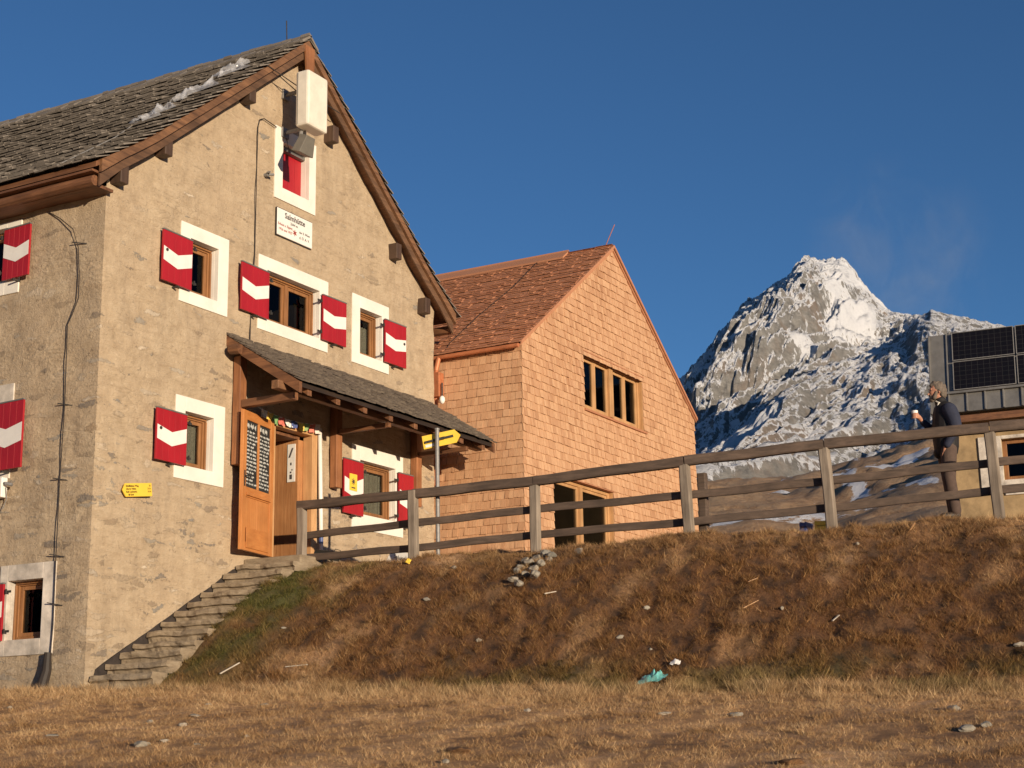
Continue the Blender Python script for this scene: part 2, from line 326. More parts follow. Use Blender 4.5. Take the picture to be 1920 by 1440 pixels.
def fastmesh(name, vs, fs, m_, smooth=True):
    me = bpy.data.meshes.new(name); nv = len(vs); nf = len(fs); k = fs.shape[1]
    me.vertices.add(nv); me.vertices.foreach_set('co', np.asarray(vs, np.float32).ravel())
    me.loops.add(nf*k); me.loops.foreach_set('vertex_index', fs.astype(np.int32).ravel())
    me.polygons.add(nf); me.polygons.foreach_set('loop_start', np.arange(0, nf*k, k, dtype=np.int32)); me.polygons.foreach_set('loop_total', np.full(nf, k, dtype=np.int32))
    if smooth: me.polygons.foreach_set('use_smooth', np.ones(nf, bool))
    me.update(calc_edges=True); me.materials.append(m_); o = bpy.data.objects.new(name, me); COL.objects.link(o); return o
def fattr(o, name, vals):
    a = o.data.attributes.new(name, 'FLOAT', 'POINT'); a.data.foreach_set('value', np.asarray(vals, np.float32).ravel())
# which kind of grass grows where: 0..1 green and 0..1 straw
def green_f(x, y):
    s = (x-foot_x(y))/(brow_x(y)-foot_x(y))
    a = sstep(-2.6, -1.2, y)*sstep(-.15, .1, s)*(1-sstep(.95, 1.1, s))            # beside the steps
    b = .55*sstep(.18, .0, np.abs(s-.03)/1.6)*sstep(.05, .35, fbm(x*1.3+4, y*.9, 3)+.25)*sstep(-3, -5, y)
    c = .5*sstep(.15, .5, fbm(x*.8+9, y*.8, 3)+.1)*sstep(-5, -2, y)*sstep(.3, .8, s)
    return np.clip(a*(.65+.9*fbm(x*2.1, y*2.1, 3))+b+c, 0, 1)
def straw_f(x, y):
    s = (x-foot_x(y))/(brow_x(y)-foot_x(y))
    return np.clip(sstep(.12, -.06, s)*(.55+.5*fbm(x*1.1, y*1.1, 3)+.5*np.exp(-((x-foot_x(y)+.6)/.7)**2))+.5*sstep(.12, .5, fbm(x*.9+3, y*1.2, 4))+.4*sstep(.7, 1.05, s), 0, 1)
def tone_f(x, y): return np.clip(.55+1.25*fbm(x*5.5, y*5.5, 4)+.35*fbm(x*1.1+3, y*1.1, 2), 0, 1)  # patchy tone; dark clumps put the shade between tufts into the grass colour
def grassmat(name, blades):
    m, n, l, p = mat(name)
    ag = n.new('ShaderNodeAttribute'); ag.attribute_name = 'green'; as_ = n.new('ShaderNodeAttribute'); as_.attribute_name = 'straw'
    if blades: rr = n.new('ShaderNodeNewGeometry').outputs['Random Per Island']
    else: rr = noise(n, l, texco(n, l), 17, 8, .8)
    rust = ramp(n, l, rr, [(.1, (.075, .032, .012)), (.5, (.15, .068, .025)), (.85, (.245, .125, .05)), (1, (.37, .22, .10))])
    straw = ramp(n, l, rr, [(.1, (.25, .15, .078)), (.5, (.39, .255, .135)), (.85, (.52, .365, .205)), (1, (.62, .46, .28))])
    grn = ramp(n, l, rr, [(.1, (.035, .04, .008)), (.5, (.08, .085, .018)), (1, (.20, .17, .05))])
    at = n.new('ShaderNodeAttribute'); at.attribute_name = 'tone'; rust = mixc(n, l, 1.0, rust, ramp(n, l, at.outputs['Fac'], [(.05, (.30, .27, .25)), (.35, (.9, .86, .82)), (.6, (1.05, 1.0, .95)), (1, (1.5, 1.5, 1.4))]), 'MULTIPLY'); straw = mixc(n, l, 1.0, straw, ramp(n, l, at.outputs['Fac'], [(.1, (.78, .70, .62)), (.5, (1.1, 1.05, 1.0)), (.9, (1.3, 1.28, 1.22))]), 'MULTIPLY')
    c = mixc(n, l, as_.outputs['Fac'], rust, straw); c = mixc(n, l, ag.outputs['Fac'], c, grn)
    if not blades:
        d = noise(n, l, texco(n, l), 2.2, 6, .7); c = mixc(n, l, ramp(n, l, d, [(.38, (.3, .3, .3)), (.6, (0, 0, 0))]), c, (.17, .095, .045))
        g2 = noise(n, l, texco(n, l), 1.1, 6, .7); c = mixc(n, l, mth(n, l, 'MULTIPLY', ramp(n, l, g2, [(.50, (0, 0, 0)), (.62, (.7, .7, .7))]), as_.outputs['Fac']), c, (.40, .27, .17))
        c = mixc(n, l, 1.0, c, mixc(n, l, as_.outputs['Fac'], (1.1, 1.1, 1.1), (2.0, 1.85, 1.65)), 'MULTIPLY')
        spk = noise(n, l, texco(n, l), 55, 6, .8); c = mixc(n, l, 1.0, c, ramp(n, l, spk, [(.30, (.5, .47, .44)), (.5, (1, 1, 1)), (.68, (1.45, 1.4, 1.3))]), 'MULTIPLY')
        bump(n, l, rr, p, .8, .05)
    l.new(c, p.inputs['Base Color']); p.inputs['Roughness'].default_value = .8
    if blades:
        p.inputs['Specular IOR Level'].default_value = .2
    return m
M_GROUND = grassmat('turf', False); M_BLADE = grassmat('grass_blades', True)
go = fastmesh('ground', vs, fs, M_GROUND); tag(go, kind='structure')
fattr(go, 'green', green_f(vs[:, 0], vs[:, 1])); fattr(go, 'straw', straw_f(vs[:, 0], vs[:, 1])); fattr(go, 'tone', tone_f(vs[:, 0], vs[:, 1]))
# grass: tussocks of bent blades over the slope and the foreground
def lenf(x, y):
    s = (x-foot_x(y)); return np.where(s > .3, 1.0, .85+.95*np.exp(-((s+.55)/.65)**2)+.25*np.clip(fbm(x*.8, y*.8, 2)+.2, 0, 1))
def grass(name, N, xr, yr, len_, wid, clump, label, keep):
    x = nrs.uniform(*xr, N); y = nrs.uniform(*yr, N)
    d = .5+fbm(x*2.3, y*2.3, 4)*.9; bare = sstep(.28, .52, fbm(x*.55+21, y*.9, 4)+.35*sstep(-4, -6.5, x)-.08); k = (nrs.rand(N) < np.clip(d, .3, 1)*(1-.3*bare*(x < 0))) & keep(x, y); x = x[k]; y = y[k]
    cx = np.round(x/clump)*clump+pn(x*3, y*3)*clump; n_ = len(x)
    z = ground_h(x, y)-.01
    L = len_*(.35+nrs.rand(n_)*.9)*(.30+1.15*tone_f(x, y)**1.3)*lenf(x, y); a = nrs.rand(n_)*2*np.pi; a = a*.85+fbm(x*3, y*3, 2)*5; lean = .45+nrs.rand(n_)*.95
    dx = np.cos(a)*np.sin(lean); dy = np.sin(a)*np.sin(lean); dz = np.cos(lean)
    b = np.stack([x, y, z], -1); d2 = np.stack([dx, dy, dz], -1)*L[:, None]
    th = nrs.rand(n_)*np.pi; w_ = np.stack([np.cos(th), np.sin(th), 0*th], -1)*(wid*(.6+nrs.rand(n_)*.8))[:, None]
    V = np.stack([b-w_, b+w_, b+d2], 1).reshape(-1, 3)
    F = np.arange(n_*3).reshape(-1, 3)
    o = fastmesh(name, V, F, M_BLADE, False)
    fattr(o, 'green', np.repeat(np.clip(green_f(x, y)+nrs.normal(0, .12, n_), 0, 1), 3)); fattr(o, 'straw', np.repeat(np.clip(straw_f(x, y)+nrs.normal(0, .16, n_), 0, 1), 3))
    fattr(o, 'tone', np.repeat(tone_f(x, y), 3))
    return tag(o, label, 'grass', kind='stuff')
def vis(x, y):      # the part of the meadow the photograph shows, plus a margin to each side
    px = x-CAM[0]; py = y-CAM[1]; f = px*math.cos(g)+py*math.sin(g); r_ = px*math.sin(g)-py*math.cos(g)
    return (np.abs(r_) < f*.44+.8) & (f > 8.2)
ok = lambda x, y: vis(x, y) & ~((y > -.97) & (x > -.3) & (x < 3.35)) & ~((y > -.05) & (x > -.2))
grass('slope_grass', 1700000, (-.6, 4.6), (-13.5, 0), .080, .0024, .2, 'rust brown matted grass covering the slope below the fence', lambda x, y: ok(x, y) & (x > foot_x(y)-.35) & (x < brow_x(y)+.6))
grass('meadow_grass', 2900000, (-8, .9), (-14, 3), .052, .0022, .25, 'dry straw coloured grass of the flat meadow in the foreground', lambda x, y: ok(x, y) & (x < foot_x(y)+.25))
# ---------------------------------------------------------------- far terrain
def ray(u, v):
    d = _F[None]+_R[None]*((u-960)/FPX)[:, None]-_U[None]*((v-720)/FPX)[:, None]; return d
def grid_polar(U_, D_, Vf, warp=None):
    """surface through the sight lines (U,V) at plan distance D, in world coordinates"""
    u = np.repeat(U_, len(D_)); D = np.tile(D_, len(U_)); v = Vf(u, D)
    d = ray(u, v); hd = np.hypot(d[:, 0], d[:, 1]); P = d/hd[:, None]*(D if warp is None else D*warp(u, D))[:, None]; Wp = P@MW.T+CAM[None]
    nu, nD = len(U_), len(D_); I = np.arange(nu*nD).reshape(nu, nD)
    F = np.stack([I[:-1, :-1], I[1:, :-1], I[1:, 1:], I[:-1, 1:]], -1).reshape(-1, 4)
    return u, D, v, Wp, F
# brown hillside with lying snow behind the terrace
def hill_v(u, D):
    top = np.interp(u, [0, 900, 1200, 1300, 1360, 1450, 1560, 1640, 1740, 1850, 2000, 2400, 3200], [1130, 1060, 960, 908, 910, 906, 890, 858, 818, 800, 790, 780, 800])
    near = 1135+0*u
    t = np.clip((np.log(D)-math.log(38))/(math.log(420)-math.log(38)), 0, 1)
    v = near+(top-near)*(1-(1-t)**1.55)
    return np.where(D > 420, top+(D-420)*.75, v)
U_ = np.linspace(-900, 3300, 420); D_ = np.concatenate([np.geomspace(38, 420, 230), np.linspace(430, 640, 12)])
u, D, v, Wp, F = grid_polar(U_, D_, hill_v)
Wp[:, 2] += (fbm(Wp[:, 0]/34, Wp[:, 1]/34, 5)*2.4+fbm(Wp[:, 0]/8, Wp[:, 1]/8, 5)*1.2)*np.clip((D-38)/120, .05, 1.3)
m, n, l, p = mat('hillside_turf')
a = n.new('ShaderNodeAttribute'); a.attribute_name = 'snow'; vv = texco(n, l)
f1 = noise(n, l, vv, .14, 9, .75); f2 = noise(n, l, vv, .8, 9, .8)
c = ramp(n, l, f2, [(.3, (.16, .09, .045)), (.5, (.42, .25, .13)), (.7, (.58, .40, .24))]); c = mixc(n, l, ramp(n, l, f1, [(.45, (0, 0, 0)), (.62, (.8, .8, .8))]), c, (.34, .24, .15))
sn = mth(n, l, 'ADD', a.outputs['Fac'], mth(n, l, 'MULTIPLY', mth(n, l, 'SUBTRACT', noise(n, l, vv, .35, 9, .75), .5), 1.1))
c = mixc(n, l, ramp(n, l, sn, [(.5, (0, 0, 0)), (.56, (1, 1, 1))]), c, (.80, .80, .82)); l.new(c, p.inputs['Base Color']); p.inputs['Roughness'].default_value = .9; bump(n, l, f2, p, .8, .8)
hill = fastmesh('hillside', Wp, F, m); tag(hill, kind='structure')
def streak(u, v, u0, v0, u1, v1, w_):
    t = np.clip(((u-u0)*(u1-u0)+(v-v0)*(v1-v0))/((u1-u0)**2+(v1-v0)**2), 0, 1); return np.clip(1.1-np.hypot((u-u0-t*(u1-u0)), (v-v0-t*(v1-v0)))/w_, 0, 1)
sn = np.zeros(len(u))
for q in [(1325, 992, 1560, 972, 11), (1370, 945, 1500, 930, 7), (1500, 926, 1760, 905, 9), (1560, 905, 1720, 850, 8), (1560, 953, 1600, 945, 6), (1640, 880, 1740, 836, 6), (1230, 960, 1290, 950, 7), (1800, 900, 2000, 870, 12)]: sn = np.maximum(sn, streak(u, v, *q))
sn = np.maximum(sn, .62*sstep(.12, .40, fbm(Wp[:, 0]/30, Wp[:, 1]/12, 4))*sstep(1300, 1500, u)); fattr(hill, 'snow', sn*.75)
# the mountain: two ridges, real distances 1.7 and 3 km
uA = [-900, 200, 700, 1000, 1150, 1240, 1281, 1316, 1348, 1372, 1402, 1425, 1447, 1479, 1500, 1524, 1541, 1556, 1579, 1597, 1609, 1639, 1665, 1710, 1725, 1747, 1780, 1830, 1900, 2050, 2300, 3300]
vA = [1150, 1080, 1000, 900, 830, 762, 722, 685, 640, 618, 584, 570, 550, 531, 508, 493, 500, 497, 495, 510, 531, 560, 585, 603, 604, 606, 612, 620, 640, 660, 700, 900]
uB = [-900, 900, 1200, 1300, 1340, 1370, 1400, 1450, 1500, 1540, 1600, 1640, 1700, 1722, 1745, 1765, 1800, 1850, 1950, 2100, 2500, 3300]
vB = [1150, 1000, 905, 868, 845, 828, 800, 748, 722, 705, 690, 668, 632, 600, 586, 590, 600, 609, 630, 650, 720, 900]
def mount_v(u, D):
    a_ = np.interp(u, uA, vA); b_ = np.interp(u, uB, vB)
    cs = np.stack([np.full_like(u, 960.), np.interp(u, [0, 1250, 1300, 1400, 1560, 1700, 1900, 2500], [1050, 960, 925, 915, 895, 860, 800, 800]), b_, np.maximum(b_, a_)+42, a_, a_+420])
    ds = np.array([500, 1180, 1650, 1950, 3000, 3700.]); v = np.zeros_like(u)
    for i in range(5):
        t = (D-ds[i])/(ds[i+1]-ds[i]); k = (t >= 0) & (t <= 1); e = t if i in (3,) else (t*.8+.2*t*t*(3-2*t))
        if i == 1: e = t**.85
        if i == 3: e = t**.92
        v = np.where(k, cs[i]+(cs[i+1]-cs[i])*e, v)
    return v
U_ = np.concatenate([np.linspace(-900, 1200, 70)[:-1], np.linspace(1200, 1960, 520), np.linspace(1960, 3300, 90)[1:]]); D_ = np.concatenate([np.linspace(500, 1300, 70)[:-1], np.linspace(1300, 3020, 430), np.linspace(3020, 3700, 30)[1:]])
u, D, v, Wp, F = grid_polar(U_, D_, mount_v, lambda u, D: 1-.24*sstep(1720, 1270, u)*sstep(700, 1300, D))
def ridged(x, y, o, gain=.55):
    s = 0; a_ = 1
    for k in range(o): s = s+a_*(.5-np.abs(pn(x+31*k, y+7*k))*1.6); x = x*2.07; y = y*2.07; a_ *= gain
    return s
cr = (u-960)/FPX*D; wx = cr+90*fbm(cr/400, D/400, 3); wy = D+90*fbm(cr/400+9, D/400, 3)
rA = np.exp(-((D-3000)/130)**2); rB = np.exp(-((D-1650)/90)**2)
mA = sstep(1900, 2200, D); mB = 1-mA
big = ridged((wx+.35*wy)/300, wy/620, 3)-.35
fA = 1-np.exp(-((D-3000)/140)**2)
n_ = big*85*mA*fA+(ridged((wx+.3*wy)/120, wy/230, 4)-.2)*44*(.25+.75*fA)*mA+((ridged((wx-.3*wy)/150, wy/260, 3)-.2)*26*(1-.7*rB)+(ridged(wx/50, wy/80, 4)-.1)*9)*mB*sstep(500, 1100, D)
def spur(u0, D0, u1, D1, h, wdt):
    a0 = np.array([(u0-960)/FPX*D0, D0]); a1 = np.array([(u1-960)/FPX*D1, D1]); d = a1-a0
    t = np.clip(((cr-a0[0])*d[0]+(D-a0[1])*d[1])/(d@d), 0, 1); q = np.hypot(cr-a0[0]-t*d[0], D-a0[1]-t*d[1])
    q = q+45*fbm(cr/70, D/70, 3); return h*.5*np.sin(np.clip(t*1.0, 0, 1)*np.pi)**.8*np.clip(1-q/wdt, 0, 1)
for q in [(1565, 2990, 1455, 2150, 130, 230), (1600, 2980, 1600, 2250, 90, 170), (1480, 2980, 1370, 2250, 90, 190), (1545, 2700, 1500, 2100, 60, 120), (1690, 2900, 1660, 2200, 70, 150), (1400, 2950, 1320, 2300, 70, 150)]: n_ += spur(*q)
sad = sad_ = np.exp(-(((u-1672)/38)**2+((D-2850)/260)**2)); n_ *= (1-.8*np.clip(sad, 0, 1))
# keep every bump of the face below the sky line of its ridge
zr = Wp[:, 2].copy(); cap_ = (np.interp(u, uA, vA)-v)/FPX*D*-1.0      # room to the ridge in metres at this distance
room = np.where(D < 2990, np.maximum(cap_, 0), 1e9); roomB = np.where((D < 1640), np.maximum((v-np.interp(u, uB, vB))/FPX*D, 0), 1e9)
lim = np.minimum(room, np.where(D < 1640, roomB, 1e9))*.8+3
n_ = np.where(n_ > 0, lim*np.tanh(n_/lim), n_)
n_ += (ridged(wx/55, wy/75, 4)-.15)*17*mA*(1-.7*np.clip(sad_, 0, 1))+fbm(wx/14, wy/14, 3)*4.5*(1-.7*sad_)
Wp[:, 2] += n_*sstep(500, 700, D)
m, n, l, p = mat('mountain_rock')
a = n.new('ShaderNodeAttribute'); a.attribute_name = 'snow'; vv = texco(n, l); geo = n.new('ShaderNodeNewGeometry'); sp = n.new('ShaderNodeSeparateXYZ'); l.new(geo.outputs['Normal'], sp.inputs[0])
f1 = noise(n, l, vv, .012, 9, .7); f2 = noise(n, l, texco(n, l, (1, 1, 2.2)), .05, 9, .78); f3 = noise(n, l, texco(n, l, (1, 1, .38), rot=(.35, .15, .4)), .17, 9, .8)
c = ramp(n, l, f2, [(.3, (.10, .097, .095)), (.5, (.245, .235, .22)), (.72, (.40, .385, .36))]); c = mixc(n, l, ramp(n, l, f1, [(.5, (0, 0, 0)), (.62, (.5, .5, .5))]), c, (.26, .17, .11))
s_ = mth(n, l, 'ADD', mth(n, l, 'MULTIPLY', sp.outputs[2], .75), mth(n, l, 'ADD', mth(n, l, 'MULTIPLY', mth(n, l, 'SUBTRACT', f3, .5), 1.5), a.outputs['Fac']))
s_ = mth(n, l, 'ADD', s_, mth(n, l, 'MULTIPLY', mth(n, l, 'SUBTRACT', f1, .5), .7))
c = mixc(n, l, ramp(n, l, s_, [(.52, (0, 0, 0)), (.57, (1, 1, 1))]), c, (.80, .81, .84)); l.new(c, p.inputs['Base Color']); p.inputs['Roughness'].default_value = .9
bump(n, l, mth(n, l, 'ADD', f2, f3), p, .75, 9)
mt = fastmesh('mountain', Wp, F, m); tag(mt, kind='structure')
sv_ = .10+.16*sstep(660, 500, v)*mA*sstep(1480, 1560, u)+.45*sad-.12*mB
for q in [(1570, 672, 1632, 662, 22), (1590, 560, 1570, 640, 34), (1640, 560, 1700, 605, 26), (1450, 800, 1360, 860, 12), (1560, 510, 1590, 590, 40), (1490, 700, 1600, 690, 8)]: sv_ = sv_+.42*streak(u, v, *q)
fattr(mt, 'snow', sv_)
# snow blown off the ridge by the wind, a faint veil to the right of the summit
m = bpy.data.materials.new('blown_snow'); m.use_nodes = True; n = m.node_tree.nodes; l = m.node_tree.links; n.remove(n['Principled BSDF']); pv_ = n.new('ShaderNodeVolumePrincipled'); pv_.inputs['Color'].default_value = (.95, .95, .97, 1)
tc = texco(n, l, (1, 1, 1)); f = noise(n, l, tc, 1.7, 5, .6, .8); gr_ = n.new('ShaderNodeVectorMath'); gr_.operation = 'LENGTH'; l.new(tc, gr_.inputs[0])
fall = mth(n, l, 'SUBTRACT', 1.0, gr_.outputs['Value']); dd = mth(n, l, 'MULTIPLY', mth(n, l, 'MAXIMUM', mth(n, l, 'SUBTRACT', f, .47), 0), mth(n, l, 'MAXIMUM', fall, 0)); l.new(mth(n, l, 'MULTIPLY', dd, .014), pv_.inputs['Density']); pv_.inputs['Anisotropy'].default_value = .2
l.new(pv_.outputs[0], n['Material Output'].inputs['Volume'])
bm = bmesh.new(); bmesh.ops.create_icosphere(bm, subdivisions=3, radius=1); me = bpy.data.meshes.new('snow_plume'); bm.to_mesh(me); bm.free(); me.materials.append(m)
po = bpy.data.objects.new('snow_plume', me); COL.objects.link(po); d_ = MW@(_F+_R*(1690-960)/FPX-_U*(500-720)/FPX); po.location = CAM+d_*3150; po.scale = (220, 200, 240); tag(po, 'faint veil of snow blown off the ridge right of the summit', 'blown snow', kind='stuff')
# the rest of the valley round about: rolling turf rising to far ridges
nA, nD = 260, 70; az_ = np.linspace(R(47), R(360-22), nA); Dr = np.geomspace(52, 5200, nD)
A2 = np.repeat(az_, nD); D2 = np.tile(Dr, nA); saz = math.atan2(sd@np.array([math.cos(g), math.sin(g)])*0+(sd[0]*math.sin(g)-sd[1]*math.cos(g)), sd[0]*math.cos(g)+sd[1]*math.sin(g)) % (2*math.pi)
dA = np.abs((A2-saz+np.pi) % (2*np.pi)-np.pi); elev = R(1.2)+R(13)*sstep(R(18), R(60), dA)*(.75+.35*np.sin(A2*5)+.3*np.sin(A2*11+1))
side = np.clip(np.minimum(A2-R(47), R(338)-A2)/R(20), 0, 1)
t_ = np.clip(np.log(D2/52)/np.log(3300/52), 0, 1); e_ = elev*t_**1.6-R(3)*(1-t_)*sstep(0, .15, t_); zz = D2*np.tan(e_)
base = np.where((A2 < R(120)), 3.0+2*(1-t_), -8*sstep(0, .2, t_))
zz = zz+base*(1-t_)+fbm(D2*np.cos(A2)/300, D2*np.sin(A2)/300, 4)*60*sstep(.25, .8, t_)-np.where(D2 > 3300, (D2-3300)*.4, 0)
pl_ = np.stack([np.sin(A2)*D2, np.cos(A2)*D2, zz], -1)@MW.T+CAM[None]; I = np.arange(nA*nD).reshape(nA, nD)
F = np.stack([I[:-1, :-1], I[1:, :-1], I[1:, 1:], I[:-1, 1:]], -1).reshape(-1, 4)
vt = fastmesh('valley_slopes', pl_, F, bpy.data.materials['mountain_rock']); tag(vt, kind='structure'); fattr(vt, 'snow', np.where(D2 > 1500, -.1, -.9))
# ---------------------------------------------------------------- walls with openings
def wall_grid(x0, x1, z0, z1, holes, step=.14, clip=(), depth=.02, seed=0, yface=0.0, flat=()):
    """rough masonry skin in the plane y=0 (x,z), cut at the openings, clipped by half planes (point, normal)"""
    xs = sorted(set([x0, x1]+[h[0] for h in holes]+[h[1] for h in holes])); zs = sorted(set([z0, z1]+[h[2] for h in holes]+[h[3] for h in holes]))
    def fill(a):
        o = []
        for p, q in zip(a[:-1], a[1:]):
            k = max(1, int(round((q-p)/step))); o += [p+(q-p)*i/k for i in range(k)]
        return o+[a[-1]]
    xs = fill(xs); zs = fill(zs); bm = bmesh.new(); G_ = {}
    def V(i, j):
        if (i, j) not in G_: G_[(i, j)] = bm.verts.new((xs[i], 0, zs[j]))
        return G_[(i, j)]
    for i in range(len(xs)-1):
        for j in range(len(zs)-1):
            cx = (xs[i]+xs[i+1])/2; cz = (zs[j]+zs[j+1])/2
            if any(h[0] < cx < h[1] and h[2] < cz < h[3] for h in holes): continue
            bm.faces.new((V(i, j), V(i+1, j), V(i+1, j+1), V(i, j+1)))
    for co, no in clip: bmesh.ops.bisect_plane(bm, geom=bm.verts[:]+bm.edges[:]+bm.faces[:], plane_co=co, plane_no=no, clear_outer=True)
    for v in bm.verts:
        x, _, z = v.co; e = min([1]+[max(abs(x-(h[0]+h[1])/2)-(h[1]-h[0])/2, abs(z-(h[2]+h[3])/2)-(h[3]-h[2])/2) for h in holes])
        k = min(1, max(0, e/.12))
        if flat: k = min([k]+[min(1, max(0, max(abs(x-(h[0]+h[1])/2)-(h[1]-h[0])/2, abs(z-(h[2]+h[3])/2)-(h[3]-h[2])/2)-.02)/.15) for h in flat])
        v.co.y = yface-depth*k*float(fbm(np.array([x*1.3+seed]), np.array([z*2.1]), 3)[0]+.25)
        if x < x0+.01: v.co.y = 0
    return bm
def bm_obj(bm, name, m_, parent=None, xf=None):
    if xf is not None: bm.transform(xf)
    bmesh.ops.recalc_face_normals(bm, faces=bm.faces); me = bpy.data.meshes.new(name); bm.to_mesh(me); bm.free(); me.materials.append(m_)
    for q in me.polygons: q.use_smooth = True
    o = bpy.data.objects.new(name, me); COL.objects.link(o)
    if parent is not None: o.parent = parent; o.matrix_parent_inverse = wmat(parent).inverted()
    return o
# ---------------------------------------------------------------- shingles
def shingles(org, ua, va, na, u0, u1, v0, v1, row, wr, th, lap=1.7, jit=.012, holes=(), tilt=1.0, gapw=.004, clipf=None, curve=None, tv=(.7, 1.25)):
    """courses of single shingles: returns verts, faces. u along the course, v up the slope"""
    org, ua, va, na = map(lambda a: np.array(a, float), (org, ua, va, na)); V = []; Fc = []
    v = v0; k = 0
    while v < v1-.01:
        lo = u0+rnd.uniform(-wr[1], 0); cuts = [lo]
        while cuts[-1] < u1: cuts.append(cuts[-1]+rnd.uniform(*wr))
        edges = sorted({h[0] for h in holes if h[2] < v+row*.5 < h[3]} | {h[1] for h in holes if h[2] < v+row*.5 < h[3]})
        cuts = [c for c in cuts if all(abs(c-e) > .03 for e in edges)]+edges; cuts = sorted(cuts)
        for a, b in zip(cuts[:-1], cuts[1:]):
            a = max(a, u0); b = min(b, u1); 
            if b-a < .02: continue
            c = (a+b)/2
            if any(h[0]-.001 < c < h[1]+.001 and h[2] < v+row*.55 < h[3] for h in holes): continue
            if clipf and not clipf(c, v+row*.3): continue
            j = rnd.uniform(-jit, jit); L = row*lap; hh = [h for h in holes if h[0] < c < h[1] and h[2] < v+L+.05 and v < h[2]]
            top = v+L
            if hh: top = min(top, hh[0][2])
            if top > v1+row*.6: top = v1+row*.6
            tt = th*rnd.uniform(*tv); g2 = gapw/2
            rise = tt*tilt*(1-(top-v)/L*1.0)
            P = []
            for (uu, vv, nn) in ((a+g2, v+j, tt*.95*tilt), (b-g2, v+j+rnd.uniform(-.004, .004), tt*.95*tilt), (b-g2, top, rise), (a+g2, top, rise)):
                for t_ in (0, tt if vv < v+row*.5 else tt*.35): P.append((uu, vv, nn+t_))
            if curve: P = [curve(*q) for q in P]
            else: P = [org+ua*q[0]+va*q[1]+na*q[2] for q in P]
            B = len(V); V += P
            Fc += [(B+1, B+3, B+5, B+7), (B, B+2, B+3, B+1), (B+2, B+4, B+5, B+3), (B+6, B, B+1, B+7), (B+4, B+6, B+7, B+5)]
        v += row; k += 1
    return V, Fc
# ---------------------------------------------------------------- old stone house
HX0, HX1, APX, APZ = -.15, 7.75, 3.80, 12.36
house = tag(empty('stone_house', (HX0, 0, 2.5)), 'old rubble stone mountain hut with steep grey shake roof and red and white shutters', 'house')
SL = .812
def roof_z(x): return 12.56-SL*abs(x-3.8)+(.10*max(0, abs(x-3.8)-3.2)**1.5)
HOLES = [(3.50, 4.16, 10.10, 10.83), (1.49, 2.08, 7.97, 8.73), (3.18, 4.47, 7.97, 8.72), (5.55, 6.17, 7.97, 8.72), (1.49, 2.08, 5.55, 6.29), (5.58, 6.57, 5.41, 6.26), (3.32, 4.36, 4.3, 6.50)]
FLATS = [(3.31, 4.33, 9.90, 11.05), (1.29, 2.30, 7.79, 8.93), (2.98, 4.69, 7.79, 8.92), (5.34, 6.37, 7.79, 8.92), (1.30, 2.31, 5.36, 6.49), (5.37, 6.79, 5.17, 6.48), (3.3, 4.5, 4.4, 6.6), (3.36, 4.23, 9.33, 9.75)]
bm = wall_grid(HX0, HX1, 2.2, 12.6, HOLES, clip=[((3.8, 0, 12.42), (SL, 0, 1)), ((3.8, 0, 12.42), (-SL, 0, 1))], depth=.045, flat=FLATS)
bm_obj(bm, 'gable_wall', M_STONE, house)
SH = [(.75, 1.36, 3.21, 3.95), (1.78, 2.4, 5.45, 6.25), (1.74, 2.35, 7.97, 8.72)]
bm = wall_grid(0, 14, 2.2, 8.98, SH, depth=.05, seed=40, step=.16, flat=[(.54, 1.50, 3.01, 4.15), (1.45, 2.9, 5.28, 6.54), (1.48, 2.9, 7.78, 8.80)])
bm_obj(bm, 'side_wall', M_STONE, house, Matrix(((0, 1, 0, HX0), (1, 0, 0, 0), (0, 0, 1, 0), (0, 0, 0, 1))))
mb = MB(); mb.box(HX1-.4, HX1, .0, 14, 2.2, 9.0); mb.prism([(HX0, 2.2), (HX1, 2.2), (HX1, 9.1), (3.8, 12.3), (HX0, 9.1)], 13.6, 14.0); mb.build('rear_wall', M_STONE, house)
mb = MB(); mb.box(HX0+.45, 7.3, .42, 13.5, 7.0, 7.2); mb.box(HX0+.45, 7.3, .42, 13.5, 9.3, 9.5); mb.box(HX0+.45, 7.3, 1.9, 2.0, 4.3, 12.0-2.6); mb.box(1.1, 1.2, .45, 14, 4.3, 9.3); mb.box(4.45, 4.52, .45, 3, 4.3, 9.3); mb.box(HX0+.45, 7.3, .42, 13.5, 4.30, 4.42); mb.build('inner_wall', M_ROOM, house)
# roof: rows of shakes, wavy and worn
def roof_curve(side):
    # arclength from the ridge down the slightly flared slope
    xs_ = np.linspace(0, 4.42, 60); zs_ = np.array([roof_z(3.8+x) for x in xs_]); s_ = np.concatenate([[0], np.cumsum(np.hypot(np.diff(xs_), np.diff(zs_)))])
    def f(u_, v_, n_):
        s = s_[-1]-v_; x = np.interp(s, s_, xs_); z = np.interp(s, s_, zs_); s2 = min(s+.05, s_[-1]); dx = np.interp(s2, s_, xs_)-np.interp(s2-.1, s_, xs_); dz = np.interp(s2, s_, zs_)-np.interp(s2-.1, s_, zs_); L = math.hypot(dx, dz)
        sag = .03*math.sin(u_*.9+1)*(1 if s > .3 else .4)
        nx_, nz_ = -dz/L, dx/L
        if s < 0: x = s; z = zs_[0]-s*0
        return (3.8+side*(x+nx_*n_), u_, z+nz_*n_+sag*.5)
    return f, s_[-1]
V = []; Fc = []
for side in (-1, 1):
    f, Ls = roof_curve(side)
    v_, f_ = shingles((0, 0, 0), (0, 1, 0), (0, 0, 1), (1, 0, 0), -.27, 14.1, 0, Ls-.02,   .205, (.09, .24), .022, lap=1.35, jit=.014, tilt=2.2, gapw=.003, curve=f, tv=(.85, 1.2))
    B = len(V); V += v_; Fc += [tuple(B+i for i in q) for q in f_]
linkmesh('roof', V, Fc, M_OLDSH, house)
